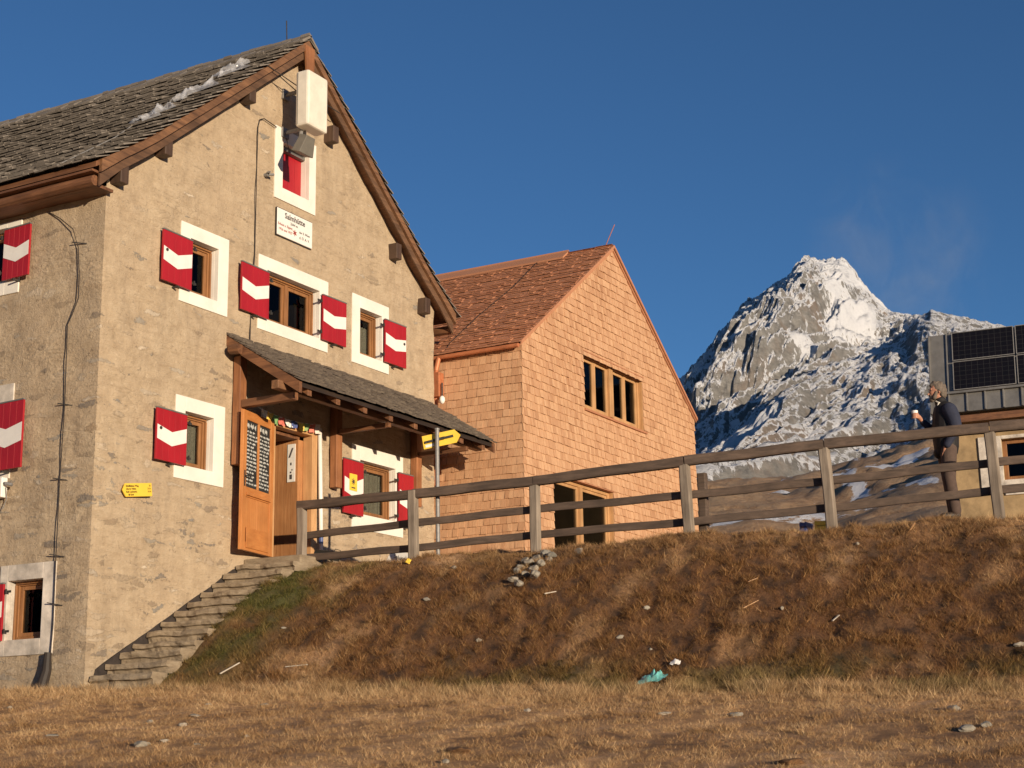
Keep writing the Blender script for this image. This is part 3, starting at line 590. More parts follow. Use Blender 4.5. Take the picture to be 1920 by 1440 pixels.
mb = MB()      # roof boarding under the shakes, both slopes
for side in (-1, 1):
    for x0, x1 in ((0, 3.2), (3.2, 3.8), (3.8, 4.36)):
        a, b = (3.8+side*x0, roof_z(3.8+x0)), (3.8+side*x1, roof_z(3.8+x1)); mb.prism([a, b, (b[0], b[1]-.07), (a[0], a[1]-.07)], -.2, 14.05)
mb.build('roof_boarding', M_BEAM_Y, house)
mb = MB(); y = -.28
while y < 14:      # ridge capping of lapped shakes
    L = rnd.uniform(.12, .2)
    for s_ in (-1, 1):
        a = (3.8-s_*.03, 12.67+rnd.uniform(-.01, .015)); b = (3.8+s_*.21, 12.67-.22*SL+rnd.uniform(-.02, .02)); mb.prism([a, b, (b[0]-s_*.015, b[1]-.035), (a[0], a[1]-.04)], y, y+L-.008)
    y += L
mb.build('ridge_cap', M_OLDSH, house)
# verge boards, inner boards, purlin ends
for s_ in (-1, 1):
    name = 'verge_board'
    for (y0, y1, t0, t1, xe, m_) in ((-.25, -.20, .0, -.125, 4.30, M_BEAM_X), (-.20, -.175, -.10, -.27, 4.28, M_VERGE), (-.17, -.01, -.075, -.16, 4.18, M_BEAM_Y)):
        mb = MB(); xs_ = np.linspace(.0, xe, 22)
        up = [(3.8+s_*x, roof_z(3.8+x)+t0+.01*math.sin(x*5)) for x in xs_]; dn = [(3.8+s_*x, roof_z(3.8+x)+t1*(1 if x < 3.9 else 1+.35*(x-3.9)/.4)) for x in xs_]
        for i in range(21): mb.prism([up[i], up[i+1], dn[i+1], dn[i]], y0, y1)
        mb.build(name if m_ is M_BEAM_X else 'soffit_board', m_, house)
for i, (x, z) in enumerate([(2.55, 11.20), (.80, 9.78), (-.02, 9.12), (4.62, 11.28), (6.42, 9.84), (7.3, 9.12)]):
    mb = MB(); mb.box(x-.075, x+.075, -.19, .05, z-.10, z+.17); mb.build('purlin_end', M_DARKWOOD, house, .012)
mb = MB(); mb.prism([(3.70, 12.46), (3.93, 12.46), (3.93, 12.08), (3.86, 12.0), (3.74, 12.05)], -.26, -.23); mb.build('apex_board', M_BEAM_Z, house)
# left eave: log fascia with soffit, lit by the low sun
mb = MB(); mb.tube([(-.50, -.14+i*.5+rnd.uniform(-.0, .0), 8.92+rnd.uniform(-.008, .008)) for i in range(29)], .07, 10); mb.box(-.46, -.15, -.12, 14, 8.86, 8.90); mb.box(-.60, -.42, -.18, 14, 9.01, 9.04)
mb.build('eave_beam', M_BEAM_Y, house)
mb = MB(); mb.tube([(8.12, -.14, 8.93), (8.12, 14, 8.93)], .08, 8); mb.build('eave_beam', M_BEAM_Y, house)
# windows
def surround(x0, x1, z0, z1, h, parent, m_=M_WHITE, thick=.022, name='surround', reveal=.20):
    hx0, hx1, hz0, hz1 = h; mb = MB(); y0 = -thick
    for a in ((x0, hx0, z0, z1), (hx1, x1, z0, z1), (hx0, hx1, z0, hz0), (hx0, hx1, hz1, z1)): mb.box(a[0], a[1], y0, .05, a[2], a[3])
    t = .03    # plastered reveals
    mb.box(hx0-t, hx0, .05, reveal+.06, hz0, hz1); mb.box(hx1, hx1+t, .05, reveal+.06, hz0, hz1); mb.box(hx0-t, hx1+t, .05, reveal+.06, hz1, hz1+t); mb.box(hx0-t, hx1+t, .05, reveal+.06, hz0-t, hz0)
    return mb.build(name, m_, parent, .006)
def window(x0, x1, z0, z1, parent, sashes=1, y=.13, curtain=None, name='window', fm=M_FRAME, fw=.055, sw=.05, arch=True):
    mb = MB()
    mb.box(x0, x0+fw, y, y+.08, z0, z1); mb.box(x1-fw, x1, y, y+.08, z0, z1); mb.box(x0+fw, x1-fw, y, y+.08, z1-fw, z1); mb.box(x0+fw, x1-fw, y, y+.08, z0, z0+fw*.8)
    if arch: mb.box(x0+.01, x1-.01, y-.03, y-.002, z1-.035, z1-.003); mb.box(x1-.03, x1-.004, y-.03, y-.002, z0+.01, z1-.04)
    if sashes == 2: xm = (x0+x1)/2; mb.box(xm-.035, xm+.035, y-.006, y+.074, z0+fw*.8, z1-fw)
    w_ = mb.build(name, fm, parent, .004)
    xs_ = [(x0+fw, x1-fw)] if sashes == 1 else [(x0+fw, (x0+x1)/2-.035), ((x0+x1)/2+.035, x1-fw)]
    for a, b in xs_:
        mb = MB(); c, d = z0+fw*.8+.002, z1-fw-.002; a += .002; b -= .002; s2 = sw
        mb.box(a, a+s2, y+.02, y+.07, c, d); mb.box(b-s2, b, y+.02, y+.07, c, d); mb.box(a+s2, b-s2, y+.02, y+.07, d-s2, d); mb.box(a+s2, b-s2, y+.02, y+.07, c, c+s2)
        mb.build('sash', fm, w_, .004)
        mb = MB(); mb.box(a+s2, b-s2, y+.042, y+.048, c+s2, d-s2); mb.build('pane', M_GLASS, w_)
        if curtain:
            mb = MB(); n_ = 24; L0, L1 = a+s2*.5, b-s2*.5; zt = d-.02 if curtain == 'full' else c+(d-c)*.78; pts = [(L0+(L1-L0)*i/n_, y+.10+.015*math.sin(i*1.7)) for i in range(n_+1)]
            pv = [(px_, py_, zz_) for zz_ in (c, zt) for px_, py_ in pts]; mb.add(pv, [(i, i+1, i+2+n_, i+1+n_) for i in range(n_)]); mb.build('curtain', M_CURTAIN, w_, fix=False)
    return w_
def shutter(hx, z0, z1, wid, side, ang, parent, sub=(), name='shutter', off=-.055, xf=None, lock=True):
    """plank shutter with a white arrow band; hinged at hx, opening to side (-1 left, 1 right); ang lifts the free edge off the wall"""
    H_ = z1-z0; t = .03; ca, sa = math.cos(ang), math.sin(ang)
    def T(u, q, z): return (hx+side*(u*ca+q*sa*-0.0), off-u*sa-q, z)    # u from the hinge, q towards the viewer
    def box_(mb, u0, u1, q0, q1, za, zb, k=0):
        vs_ = [T(u, q, z) for z in (za, zb) for q in (q0, q1) for u in (u0, u1)]; mb.add(vs_, [(0, 2, 3, 1), (4, 5, 7, 6), (0, 1, 5, 4), (2, 6, 7, 3), (0, 4, 6, 2), (1, 3, 7, 5)], k)
    root = MB(); npl = 5
    for i in range(npl): box_(root, wid*i/npl+.0015, wid*(i+1)/npl-.0015, 0, t, z0, z1-.02)
    box_(root, -.004, wid+.004, -.004, t+.006, z1-.02, z1, 1)
    s_ = root.build(name, [M_RED, M_ZINC], parent, .003)
    # band: outer end lower or higher: photographed band bends down in the middle
    mb = MB(); zc = z0+H_*.5; hb = H_*.135
    if side == -1: prof = [(0, .05), (wid*.5, -.045), (wid, .02)]
    else: prof = [(0, .03), (wid*.48, -.03), (wid, .02)]
    prof = [(u, d+.0) for u, d in prof]; prof = [(min(max(u, .012), wid-.012), d) for u, d in prof]
    for (ua_, da), (ub, db) in zip(prof[:-1], prof[1:]):
        vs_ = [T(u, q, z) for q in (t+.001, t+.0035) for u, z in ((ua_, zc+da-hb), (ub, zc+db-hb), (ub, zc+db+hb), (ua_, zc+da+hb))]
        mb.add(vs_, [(3, 2, 1, 0), (4, 5, 6, 7), (0, 1, 5, 4), (1, 2, 6, 5), (2, 3, 7, 6), (3, 0, 4, 7)])
    mb.build('white_band', M_WPAINT, s_)
    for zz_ in (z0+H_*.16, z1-H_*.16):
        mb = MB(); mb.bar(T(-.11, .012, zz_), T(.03, .012, zz_), .012, .03, (0, 0, 1)); mb.bar(T(-.045, .03, zz_-.03), T(-.045, .03, zz_+.03), .02, .02, (1, 0, 0)); mb.build('hinge', M_IRON, s_)
    mb = MB(); mb.bar(T(wid*.5, .06, z0-.03), T(wid*.5, -.06, z0-.03), .03, .02); mb.bar(T(wid*.5, .05, z0-.06), T(wid*.5, .05, z0+.03), .02, .012); mb.build('shutter_catch', M_IRON, s_)
    if lock:
        mb = MB(); c0 = T(wid*.88, t+.004, zc+.07 if side == -1 else zc+.04); mb.tube([c0, (c0[0], c0[1]-.012, c0[2])], .022, 10); mb.build('lock_plate', M_IRON, s_)
    return s_
W = []
def full_window(sur, h, sashes, shut, curtain=None, zs=None):
    s0 = surround(*sur, h, house, name='window_surround')
    w0 = window(h[0], h[1], h[2], h[3], house, sashes, .13, curtain)
    z0, z1 = zs
    if 'L' in shut: shutter(h[0]-.03, z0, z1, .62 if sashes == 1 else .66, -1, R(2.2), house, lock=sashes == 1)
    if 'R' in shut: shutter(h[1]+.0, z0, z1, .60, 1, R(1.2), house, lock=sashes == 1)
full_window((1.29, 2.30, 7.79, 8.93), HOLES[1], 1, 'L', None, (7.96, 8.68))
full_window((2.98, 4.69, 7.79, 8.92), HOLES[2], 2, 'LR', None, (7.95, 8.67))
full_window((5.34, 6.37, 7.79, 8.92), HOLES[3], 1, 'R', 'part', (7.96, 8.68))
full_window((1.30, 2.31, 5.36, 6.49), HOLES[4], 1, 'L', 'full', (5.53, 6.23))
full_window((5.37, 6.79, 5.17, 6.48), HOLES[5], 1, '', 'full', (5.36, 6.22))
s5 = shutter(5.58, 5.36, 6.21, .55, -1, R(2.2), house, lock=False); shutter(6.58, 5.36, 6.21, .46, 1, R(1.5), house, lock=False)
mb = MB(); mb.box(5.17, 5.37, -.109, -.106, 5.72, 5.98); y_ = mb.build('hiking_notice', M_YELLOW, s5); 
mb = MB(); cx_, cz_ = 5.27, 5.86
for a_ in range(0, 360, 45): mb.bar((cx_, -.111, cz_), (cx_+.055*math.cos(R(a_)), -.111, cz_+.055*math.sin(R(a_))), .008, .003, (0, 1, 0))
mb.tube([(cx_, -.109, cz_), (cx_, -.113, cz_)], .028, 12); mb.box(cx_-.05, cx_+.05, -.1115, -.1095, cz_-.105, cz_-.085); mb.build('notice_mark', M_INK, s5)
surround(3.31, 4.33, 9.90, 11.05, HOLES[0], house, name='window_surround')
mb = MB()
for i in range(4): a = 3.50+.165*i; mb.box(a+.002, a+.163, .14, .17, 10.10, 10.83)
ps = mb.build('attic_shutter', M_RED, house)
mb = MB(); mb.box(3.515, 4.145, .06, .135, 10.76, 10.825); mb.build('lintel_board', M_ZINC, ps)
# side wall windows: built in the gable frame and turned onto the side wall (x -> y)
TS = Matrix(((0, 1, 0, HX0), (1, 0, 0, 0), (0, 0, 1, 0), (0, 0, 0, 1)))
class side_wall:
    def __enter__(s): s.a = set(bpy.data.objects)
    def __exit__(s, *e):
        done = set()
        for o in [o for o in bpy.data.objects if o not in s.a and o.type == 'MESH']:
            if o.data.name in done: continue
            done.add(o.data.name); o.data.transform(TS); o.data.flip_normals()
with side_wall():
    surround(.54, 1.50, 3.01, 4.15, SH[0], house, M_OLDWHITE, name='window_surround'); window(*SH[0], house, 1, .13, None)
    shutter(1.36, 3.2, 3.93, .6, 1, R(2), house)
    surround(1.45, 2.75, 5.28, 6.54, SH[1], house, M_OLDWHITE, name='window_surround'); window(*SH[1], house, 1, .13, None); shutter(1.78, 5.38, 6.28, .64, -1, R(4), house, lock=False)
    surround(1.48, 2.7, 7.78, 8.80, SH[2], house, M_WHITE, name='window_surround'); window(*SH[2], house, 1, .13, None); shutter(1.73, 7.96, 8.68, .51, -1, R(3), house, lock=False)
# door: recessed porch lined with planks, open leaf with two blackboards
mb = MB()
mb.box(3.32, 3.41, -.05, .12, 4.42, 6.50); mb.box(4.29, 4.36, -.05, .12, 4.42, 6.50); mb.box(3.41, 4.29, -.05, .12, 6.42, 6.50)
mb.box(4.36, 4.44, -.035, .0, 4.42, 6.52)
df = mb.build('door_frame', M_LINING, house, .006)
mb = MB(); y = .12
while y < 1.7:
    L = .125; mb.box(4.16, 4.20, y, y+L-.006, 4.44, 6.36); y += L
mb.box(4.20, 4.29, .12, .16, 4.44, 6.42); rl = mb.build('plank_lining', M_PLANK, df)
mb = MB(); mb.box(3.33, 3.39, .12, 1.7, 4.44, 6.36); mb.box(3.38, 4.29, 1.7, 1.76, 4.44, 6.4); mb.box(3.38, 4.29, .12, 1.75, 6.36, 6.41); mb.build('porch_lining', M_BEAM_Y, df)
mb = MB(); mb.box(4.147, 4.158, .16, .30, 5.73, 6.30); st = mb.build('door_notice', M_WPAINT, df)
mb = MB(); mb.bar((4.143, .25, 6.10), (4.143, .19, 6.24), .004, .03, (1, 0, 0)); mb.box(4.141, 4.146, .22, .24, 5.98, 6.02); mb.box(4.141, 4.146, .20, .215, 5.9, 5.92); mb.box(4.141, 4.146, .22, .245, 5.86, 5.885); mb.box(4.141, 4.146, .21, .25, 5.77, 5.84); mb.build('notice_mark', M_INK, df)
hinge = Vector((3.29, -.06, 0)); A_ = R(11.5)
def D3(u, q, z): return (hinge.x-u*math.cos(A_)+q*math.sin(A_), hinge.y-u*math.sin(A_)-q*math.cos(A_), z)
def dbox(mb, u0, u1, q0, q1, za, zb, k=0):
    vs_ = [D3(u, q, z) for z in (za, zb) for q in (q0, q1) for u in (u0, u1)]; mb.add(vs_, [(0, 2, 3, 1), (4, 5, 7, 6), (0, 1, 5, 4), (2, 6, 7, 3), (0, 4, 6, 2), (1, 3, 7, 5)], k)
DW, DZ0, DZ1 = .94, 4.50, 6.45
mb = MB(); dbox(mb, 0, .10, 0, .05, DZ0, DZ1); dbox(mb, DW-.11, DW, 0, .05, DZ0, DZ1)
leaf = mb.build('door', M_DOOR, house, .005)
for b_ in ((.10, DW-.11, .001, .049, DZ1-.13, DZ1), (.10, DW-.11, .001, .049, 5.24, 5.38), (.10, DW-.11, .001, .049, DZ0, DZ0+.12)): mb = MB(); dbox(mb, *b_); mb.build('door_rail', M_DOORX, leaf, .004)
mb = MB(); dbox(mb, .13, DW-.13, .05, .062, DZ0+.04, DZ0+.32); mb.build('kick_plate', M_DOORX, leaf, .004)
mb = MB(); dbox(mb, .11, DW-.11, .05, .075, 5.26, 5.30); mb.build('drip_moulding', M_DOORX, leaf, .004)
mb = MB()
for i in range(2): dbox(mb, .10+i*.365+.002, .10+(i+1)*.365-.002, .008, .036, DZ0+.12, 5.24)
dbox(mb, .445, .485, .002, .05, 5.38, DZ1-.13); mb.build('door_panel', M_DOOR, leaf, .004)
random.seed(3)
for u0, u1 in ((.103, .443), (.487, .828)):
    mb = MB(); dbox(mb, u0, u1, .012, .03, 5.38, DZ1-.13); bd = mb.build('blackboard', M_BOARD, leaf)
    z = DZ1-.20; first = True       # rows of chalk handwriting, one wavering stroke per word
    while z > 5.43:
        mb = MB(); u = u1-.03; big_ = .030 if first else .013; end = u0+rnd.uniform(.02, .10)
        while u > end:
            L = rnd.uniform(.04, .11); pts = []; n_ = int(L/.008)
            for i in range(n_): pts.append(D3(max(u-i*.008, u0+.012), .0325, z+big_*((.9 if i % 2 else -.9)+rnd.uniform(-.5, .5))))
            for p, q in zip(pts[:-1], pts[1:]): mb.bar(p, q, .0022, .0048, (0, 1, 0))
            u -= L+.018
        mb.bar(D3(u1-.03, .0312, z), D3(max(u+.02, u0+.012), .0312, z), .0012, .0012, (0, 1, 0)); mb.build('chalk_line', M_CHALK, leaf, fix=False)
        z -= (.085 if first else .052); first = False
mb = MB(); dbox(mb, DW-.075, DW-.045, .05, .056, 5.38, 5.60); a = D3(DW-.06, .056, 5.52); b = D3(DW-.06, .095, 5.52); c_ = D3(DW-.17, .095, 5.52); mb.tube([a, b, c_], .009, 8); mb.build('door_handle', M_IRON, leaf)
# near-black strip where the steps meet the wall
mb = MB(); mb.prism([(-.12, 2.45), (.0, 2.80), (.60, 3.14), (1.35, 3.57), (2.1, 3.99), (2.55, 4.26), (2.7, 4.3), (2.7, 3.9), (.3, 2.4)], -.035, -.0); mb.build('dark_strip', M_DARKREC, house)
# ---------------------------------------------------------------- porch canopy
can = tag(empty('porch_canopy', (5.0, 0, 6.7)), 'small lean-to shake roof on timber brackets over the open door of the stone house', 'canopy')
ang = math.atan2(7.56-6.72, 1.30); va_ = (0, math.cos(ang), math.sin(ang)); na_ = (0, -math.sin(ang), math.cos(ang)); LL = math.hypot(.84, 1.30)
V, Fc = shingles((0, -1.30, 6.70), (1, 0, 0), va_, na_, 2.30, 7.60, -.02, LL-.03, .115, (.05, .13), .022, lap=2.1, jit=.018, tilt=1.3, gapw=.005)
linkmesh('canopy_shakes', V, Fc, M_PORSH, can)
mb = MB(); mb.prism([(-1.27, 6.70), (0, 7.52), (0, 7.46), (-1.27, 6.64)], 2.36, 7.56, 'x'); mb.build('canopy_boarding', M_BLACKWOOD, can)
for x in (2.33, 7.53): mb = MB(); mb.prism([(-1.29, 6.70), (0, 7.535), (0, 7.38), (-1.29, 6.545)], x-.02, x+.045, 'x'); mb.build('canopy_verge', M_BEAM_Y, can)
mb = MB(); mb.box(2.2, 7.62, -1.02, -.90, 6.62, 6.74); mb.build('canopy_beam', M_BEAM_X, can, .008)
for x in np.linspace(2.62, 7.30, 8):
    mb = MB(); mb.prism([(-1.24, 6.655), (-.02, 7.445), (-.02, 7.35), (-1.24, 6.555)], x-.045, x+.045, 'x'); mb.build('rafter', M_BEAM_Y, can, .006)
for i, x in enumerate((2.52, 4.83, 7.06)):
    mb = MB(); mb.box(x-.075, x+.075, -.16, -.03, 5.70, 7.25); po = mb.build('bracket_post', M_BEAM_Z, can, .012)
    mb = MB(); mb.bar((x, -.16, 6.56), (x, -1.08, 6.56), *((.11, .11) if i == 0 else (.07, .07))); mb.build('bracket_arm', M_BEAM_Y, po, .01)
mb = MB(); mb.tube([(2.27, -.12, 7.30), (2.27, -.30, 7.28)], .07, 10); mb.build('log_end', M_BEAM_Y, can)
# ---------------------------------------------------------------- new shingled house
NX0, NX1, NY, NXA = 8.10, 15.32, -1.53, 11.70
NE, NR = 8.50, 11.12
nh = tag(empty('shingled_house', (NX0, NY, 4.4)), 'new house clad all over in fresh orange larch shingles with steep red brown roof', 'house')
NW = [(10.36, 12.86, 7.78, 8.84), (9.10, 11.42, 4.95, 6.40)]
ns = (NR-NE)/(NXA-NX0)
bm = wall_grid(NX0, NX1, 3.8, 11.3, NW, clip=[((NXA, 0, NR-.03), (ns, 0, 1)), ((NXA, 0, NR-.03), (-ns, 0, 1))], depth=0, step=.6)
bm_obj(bm, 'gable_wall', M_DARKWOOD, nh, Matrix.Translation((0, NY, 0)))
mb = MB(); mb.box(NX0, NX0+.3, NY+.02, 9, 3.8, NE-.05); mb.box(NX1-.3, NX1, NY+.02, 9, 3.8, NE-.05); mb.box(NX0, NX1, 8.7, 9, 3.8, NE-.05); mb.prism([(NX0, NE-.05), (NX1, NE-.05), (NXA, NR-.1)], 8.7, 9.0); mb.build('rear_wall', M_DARKWOOD, nh)
mb = MB(); mb.box(NX0+.3, NX1-.3, NY+.3, 8.7, 7.0, 7.15); mb.box(9.9, 13.5, NY+.3, 8.7, 9.5, 9.6); mb.box(NX0+.31, NX1-.31, 2.5, 2.6, 4.3, 8.4); mb.box(NX0+.3, NX1-.3, NY+.3, 8.7, 4.3, 4.45); mb.build('inner_wall', M_ROOM, nh)
def under(u, v): return v < (NR-3.8)-.02-ns*abs(u+NX0-NXA)-.02
hl = [(h[0]-NX0, h[1]-NX0, h[2]-3.8, h[3]-3.8) for h in NW]
V, Fc = shingles((NX0, NY-.004, 3.8), (1, 0, 0), (0, 0, 1), (0, -1, 0), -.03, NX1-NX0+.03, 0, NR-3.8-.02, .138, (.05, .12), .014, lap=1.55, jit=.006, holes=hl, tilt=1.2, clipf=under, gapw=.005)
o = linkmesh('gable_shingles', V, Fc, M_NEWSH, nh)
bm = bmesh.new(); bm.from_mesh(o.data)
for sg in (1, -1): bmesh.ops.bisect_plane(bm, geom=bm.verts[:]+bm.edges[:]+bm.faces[:], plane_co=(NXA, 0, NR-.02), plane_no=(sg*ns, 0, 1), clear_outer=True)
bm.to_mesh(o.data); bm.free()
V, Fc = shingles((NX0-.004, 9, 3.8), (0, -1, 0), (0, 0, 1), (-1, 0, 0), 0, 9-NY+.02, 0, NE-3.8-.06, .138, (.055, .135), .014, lap=1.55, jit=.006, tilt=1.2, gapw=.005)
linkmesh('side_shingles', V, Fc, M_NEWSH, nh)
V, Fc = shingles((NX1+.004, NY, 3.8), (0, 1, 0), (0, 0, 1), (1, 0, 0), 0, 9-NY, 0, NE-3.8-.06, .152, (.07, .16), .014, lap=1.55, jit=.006, tilt=1.2, gapw=.005)
linkmesh('side_shingles', V, Fc, M_NEWSH, nh)
V = []; Fc = []; ra = math.atan(ns); Lr = (NXA-NX0+.15)/math.cos(ra)
for sg in (-1, 1):
    v_, f_ = shingles((NXA+sg*(NXA-NX0+.15), NY-.05, NE-.15*ns+.06), (0, 1, 0), (-sg*math.cos(ra), 0, math.sin(ra)), (sg*math.sin(ra), 0, math.cos(ra)), 0, 9-NY+.1, 0, Lr, .105, (.08, .22), .014, lap=1.7, jit=.008, tilt=1.9, gapw=.002)
    B = len(V); V += v_; Fc += [tuple(B+i for i in q) for q in f_]
linkmesh('roof', V, Fc, M_NEWROOF, nh)
mb = MB()
for sg in (-1, 1): mb.prism([(NXA, NR+.02), (NXA+sg*(NXA-NX0+.12), NE-.12*ns+.03), (NXA+sg*(NXA-NX0+.12), NE-.12*ns-.0), (NXA, NR-.02)], NY-.045, 9.05)
mb.build('roof_boarding', M_NEWROOF, nh)
mb = MB()
for sg in (-1, 1): mb.prism([(NXA-sg*.02, NR+.165), (NXA+sg*.26, NR+.165-.28*ns), (NXA+sg*.25, NR+.13-.28*ns), (NXA-sg*.02, NR+.125)], -.62, 9.05)
mb.build('ridge_cap', M_NEWROOF, nh)
mb = MB()
for sg in (-1, 1):
    e_ = NXA+sg*(NXA-NX0+.12); mb.prism([(NXA, NR+.09), (e_, NE-.12*ns+.09), (e_, NE-.12*ns+.035), (NXA, NR+.035)], NY-.075, NY-.05)
mb.build('verge_board', M_NEWROOF, nh)
mb = MB(); pts = [(NX0-.14, NY-.02+i*.5, 8.42) for i in range(21)]; mb.tube(pts, .038, 10); mb.build('gutter', M_COPPER, nh)
mb = MB(); mb.tube([(7.96, .02, 8.42), (7.93, .06, 8.2), (7.98, .10, 8.05), (8.0, .12, 6.2)], .045, 10); mb.box(7.88, 8.04, -.03, .18, 7.72, 8.15); mb.build('downpipe', M_COPPER, nh, .01)
mb = MB(); mb.tube([(7.90, -.08, 7.95), (7.90, -.08, 7.72)], .015, 8); mb.build('lamp_bracket', M_IRON, nh)
mb = MB(); mb.tube([(7.90, -.08, 7.72), (7.90, -.08, 7.69), (7.90, -.08, 7.64), (7.90, -.08, 7.60), (7.90, -.08, 7.58)], [.02, .045, .05, .035, .01], 12); mb.build('lamp_globe', M_WPAINT, nh, smooth=True)
# windows of the new house
def newwin(h, post, name='window'):
    mb = MB(); x0, x1, z0, z1 = h; y = NY+.07
    for a in ((x0, x0+.06, z0, z1), (x1-.06, x1, z0, z1), (x0+.06, x1-.06, z1-.06, z1), (x0+.06, x1-.06, z0, z0+.06)): mb.box(a[0], a[1], y, y+.12, a[2], a[3])
    mb.box(x0-.02, x0, NY-.01, y+.1, z0, z1); mb.box(x1, x1+.03, NY-.01, y+.1, z0, z1)
    xm = (x0+x1)/2; pw = .16 if post else .09
    mb.box(xm-pw/2, xm+pw/2, y-.03, y+.12, z0+.06, z1-.06)
    wo = mb.build(name, M_NEWFRAME, nh, .004)
    for a, b in ((x0+.06, xm-pw/2), (xm+pw/2, x1-.06)):
        parts = [(a, b)] if not post else [(a, (a+b)/2), ((a+b)/2, b)]
        for p, q in parts:
            mb = MB(); s2 = .065 if post else .05; p += .003; q -= .003; c, d = z0+.063, z1-.063
            mb.box(p, p+s2, y+.02, y+.08, c, d); mb.box(q-s2, q, y+.02, y+.08, c, d); mb.box(p+s2, q-s2, y+.02, y+.08, d-s2, d); mb.box(p+s2, q-s2, y+.02, y+.08, c, c+s2); mb.build('sash', M_NEWFRAME, wo, .004)
            mb = MB(); mb.box(p+s2, q-s2, y+.045, y+.055, c+s2, d-s2); mb.build('pane', M_GLASS, wo)
    mb = MB(); mb.box(x0-.02, x1+.08, NY-.06, NY+.06, z0-.04, z0); mb.build('window_sill', M_NEWROOF, wo, .004)
    mb = MB(); mb.box(x0-.0, x1+.04, NY-.035, NY+.06, z1, z1+.02); mb.build('lintel_board', M_NEWROOF, wo, .004)
newwin(NW[0], True); newwin(NW[1], False)
# lightning conductors
def rod(name, p, q, r, label, cat='lightning rod', m_=M_IRON):
    mb = MB(); mb.tube([p, q], r, 6); return tag(mb.build(name, m_), label, cat)
rod('lightning_rod', (3.8, .18, 12.6), (3.78, .18, 13.0), .009, 'thin metal rod standing on the ridge of the old stone hut')
rod('lightning_rod', (11.7, -1.4, 11.2), (12.05, -1.45, 11.75), .008, 'thin copper rod leaning above the ridge of the larch shingled house', m_=M_COPPER)
def cable(name, pts, r, label, m_=M_CABLE, clips=(), cat='cable'):
    mb = MB(); mb.tube(pts, r, 6); o = tag(mb.build(name, m_), label, cat)
    if clips:
        for c in clips: mb = MB(); mb.bar(c[0], c[1], .012, .012); mb.build('cable_clip', M_IRON, o)
    return o
rs_ = lambda x: NE-.15*ns+.09+(x-(NX0-.15))*ns
cable('conductor_wire', [(8.0, -.05, 8.5), (8.3, -.0, rs_(8.3)+.02), (9.3, .0, rs_(9.3)+.03), (10.4, -.1, rs_(10.4)+.03), (11.6, -.05, rs_(11.6)+.04)], .006, 'dark conductor wire running up the red brown roof of the shingled house')
HX = HX0-.04
wy_ = [(.98, 8.80), (.75, 8.66), (.51, 8.47), (.40, 8.2), (.36, 7.85), (.35, 7.51), (.45, 7.30), (.52, 7.18), (.51, 6.6), (.50, 6.12), (.51, 5.6), (.52, 5.16), (.52, 4.22), (.515, 3.8), (.51, 3.37), (.53, 2.98)]
cable('conductor_wire', [(HX-.01, a-.0, b) for a, b in wy_], .007, 'dark wire sagging down the shaded side wall near the corner of the stone house', clips=[((HX+.03, a-.10, b-.01), (HX-.03, a+.10, b+.03)) for a, b in ((.39, 8.25), (.50, 6.12), (.52, 5.16), (.515, 4.2), (.51, 3.6))])
mb = MB(); mb.tube([(HX-.05, .53, 3.02), (HX-.05, .54, 2.8), (HX-.09, .60, 2.5)], [.045, .06, .075], 10); tag(mb.build('drain_boot', M_CABLE), 'black pipe sleeve at the foot of the side wall beside the corner', 'pipe')
rz_ = lambda x: roof_z(x)+.07
cable('conductor_wire', [(-.58, .55, rz_(-.58)), (.6, .62, rz_(.6)+.01), (1.2, .75, rz_(1.2)+.01)], .008, 'light wire lying on the lower shake roof of the stone house', M_STEEL)
cable('conductor_wire', [(2.80, -.03, 7.45), (2.80, -.03, 7.96), (2.82, -.035, 8.4), (2.85, -.04, 8.85), (2.85, -.04, 10.05), (2.86, -.04, 10.85), (2.90, -.04, 10.98), (3.0, -.04, 11.03), (3.30, -.04, 11.0)], .008, 'dark cable climbing the middle of the gable wall left of the attic window')
mb = MB(); mb.tube([(3.05, -.0, 10.15), (3.05, -.10, 10.15)], .03, 8); mb.tube([(3.05, -.10, 10.15), (3.14, -.13, 10.17)], .02, 8); mb.tube([(3.02, -.1, 10.17), (3.02, -.16, 10.17)], .015, 8); tag(mb.build('wall_hook', M_STEEL), 'small metal hook on the gable wall left of the attic window', 'hook')
for (p, q, lab) in (((2.75, -.26, 11.75), (4.55, -.30, 11.62), 'upper guy wire stretched between the two verge boards under the roof peak'), ((3.1, -.22, 11.72), (3.75, -.3, 11.55), 'lower guy wire stretched from left verge board to the antenna box')):
    mb = MB(); mb.tube([p, tuple((a+b)/2-(.02 if i == 2 else 0) for i, (a, b) in enumerate(zip(p, q))), q], .008, 6); tag(mb.build('guy_wire', M_IRON), lab, 'wire')
# antenna box and spot on their bracket
ab = tag(empty('antenna_box', (3.6, -.3, 11.4)), 'long cream coloured plastic antenna box mounted upright high on the gable under the peak', 'antenna')
mb = MB(); mb.box(3.20, 3.70, -.70, -.46, 10.88, 11.76); mb.build('antenna_cover', M_BOX, ab, .035)
mb = MB(); mb.box(3.197, 3.703, -.51, -.502, 10.91, 11.73); mb.build('cover_seam', M_GREYBOX, ab)
mb = MB(); mb.tube([(3.40, -.50, 10.89), (3.42, -.48, 10.72), (3.5, -.3, 10.62), (3.53, -.1, 10.7), (3.55, -.04, 10.9)], .010, 6); mb.build('antenna_lead', M_CABLE, ab)
mb = MB(); mb.tube([(3.52, -.36, 10.60), (3.52, -.36, 11.7)], .03, 10); mb.bar((3.52, -.02, 11.60), (3.52, -.40, 11.60), .05, .05); mb.bar((3.52, -.02, 10.98), (3.52, -.40, 10.98), .05, .05); mb.bar((3.52, -.36, 11.2), (3.52, -.46, 11.2), .06, .2); mb.build('mast', M_STEEL, ab, .004)
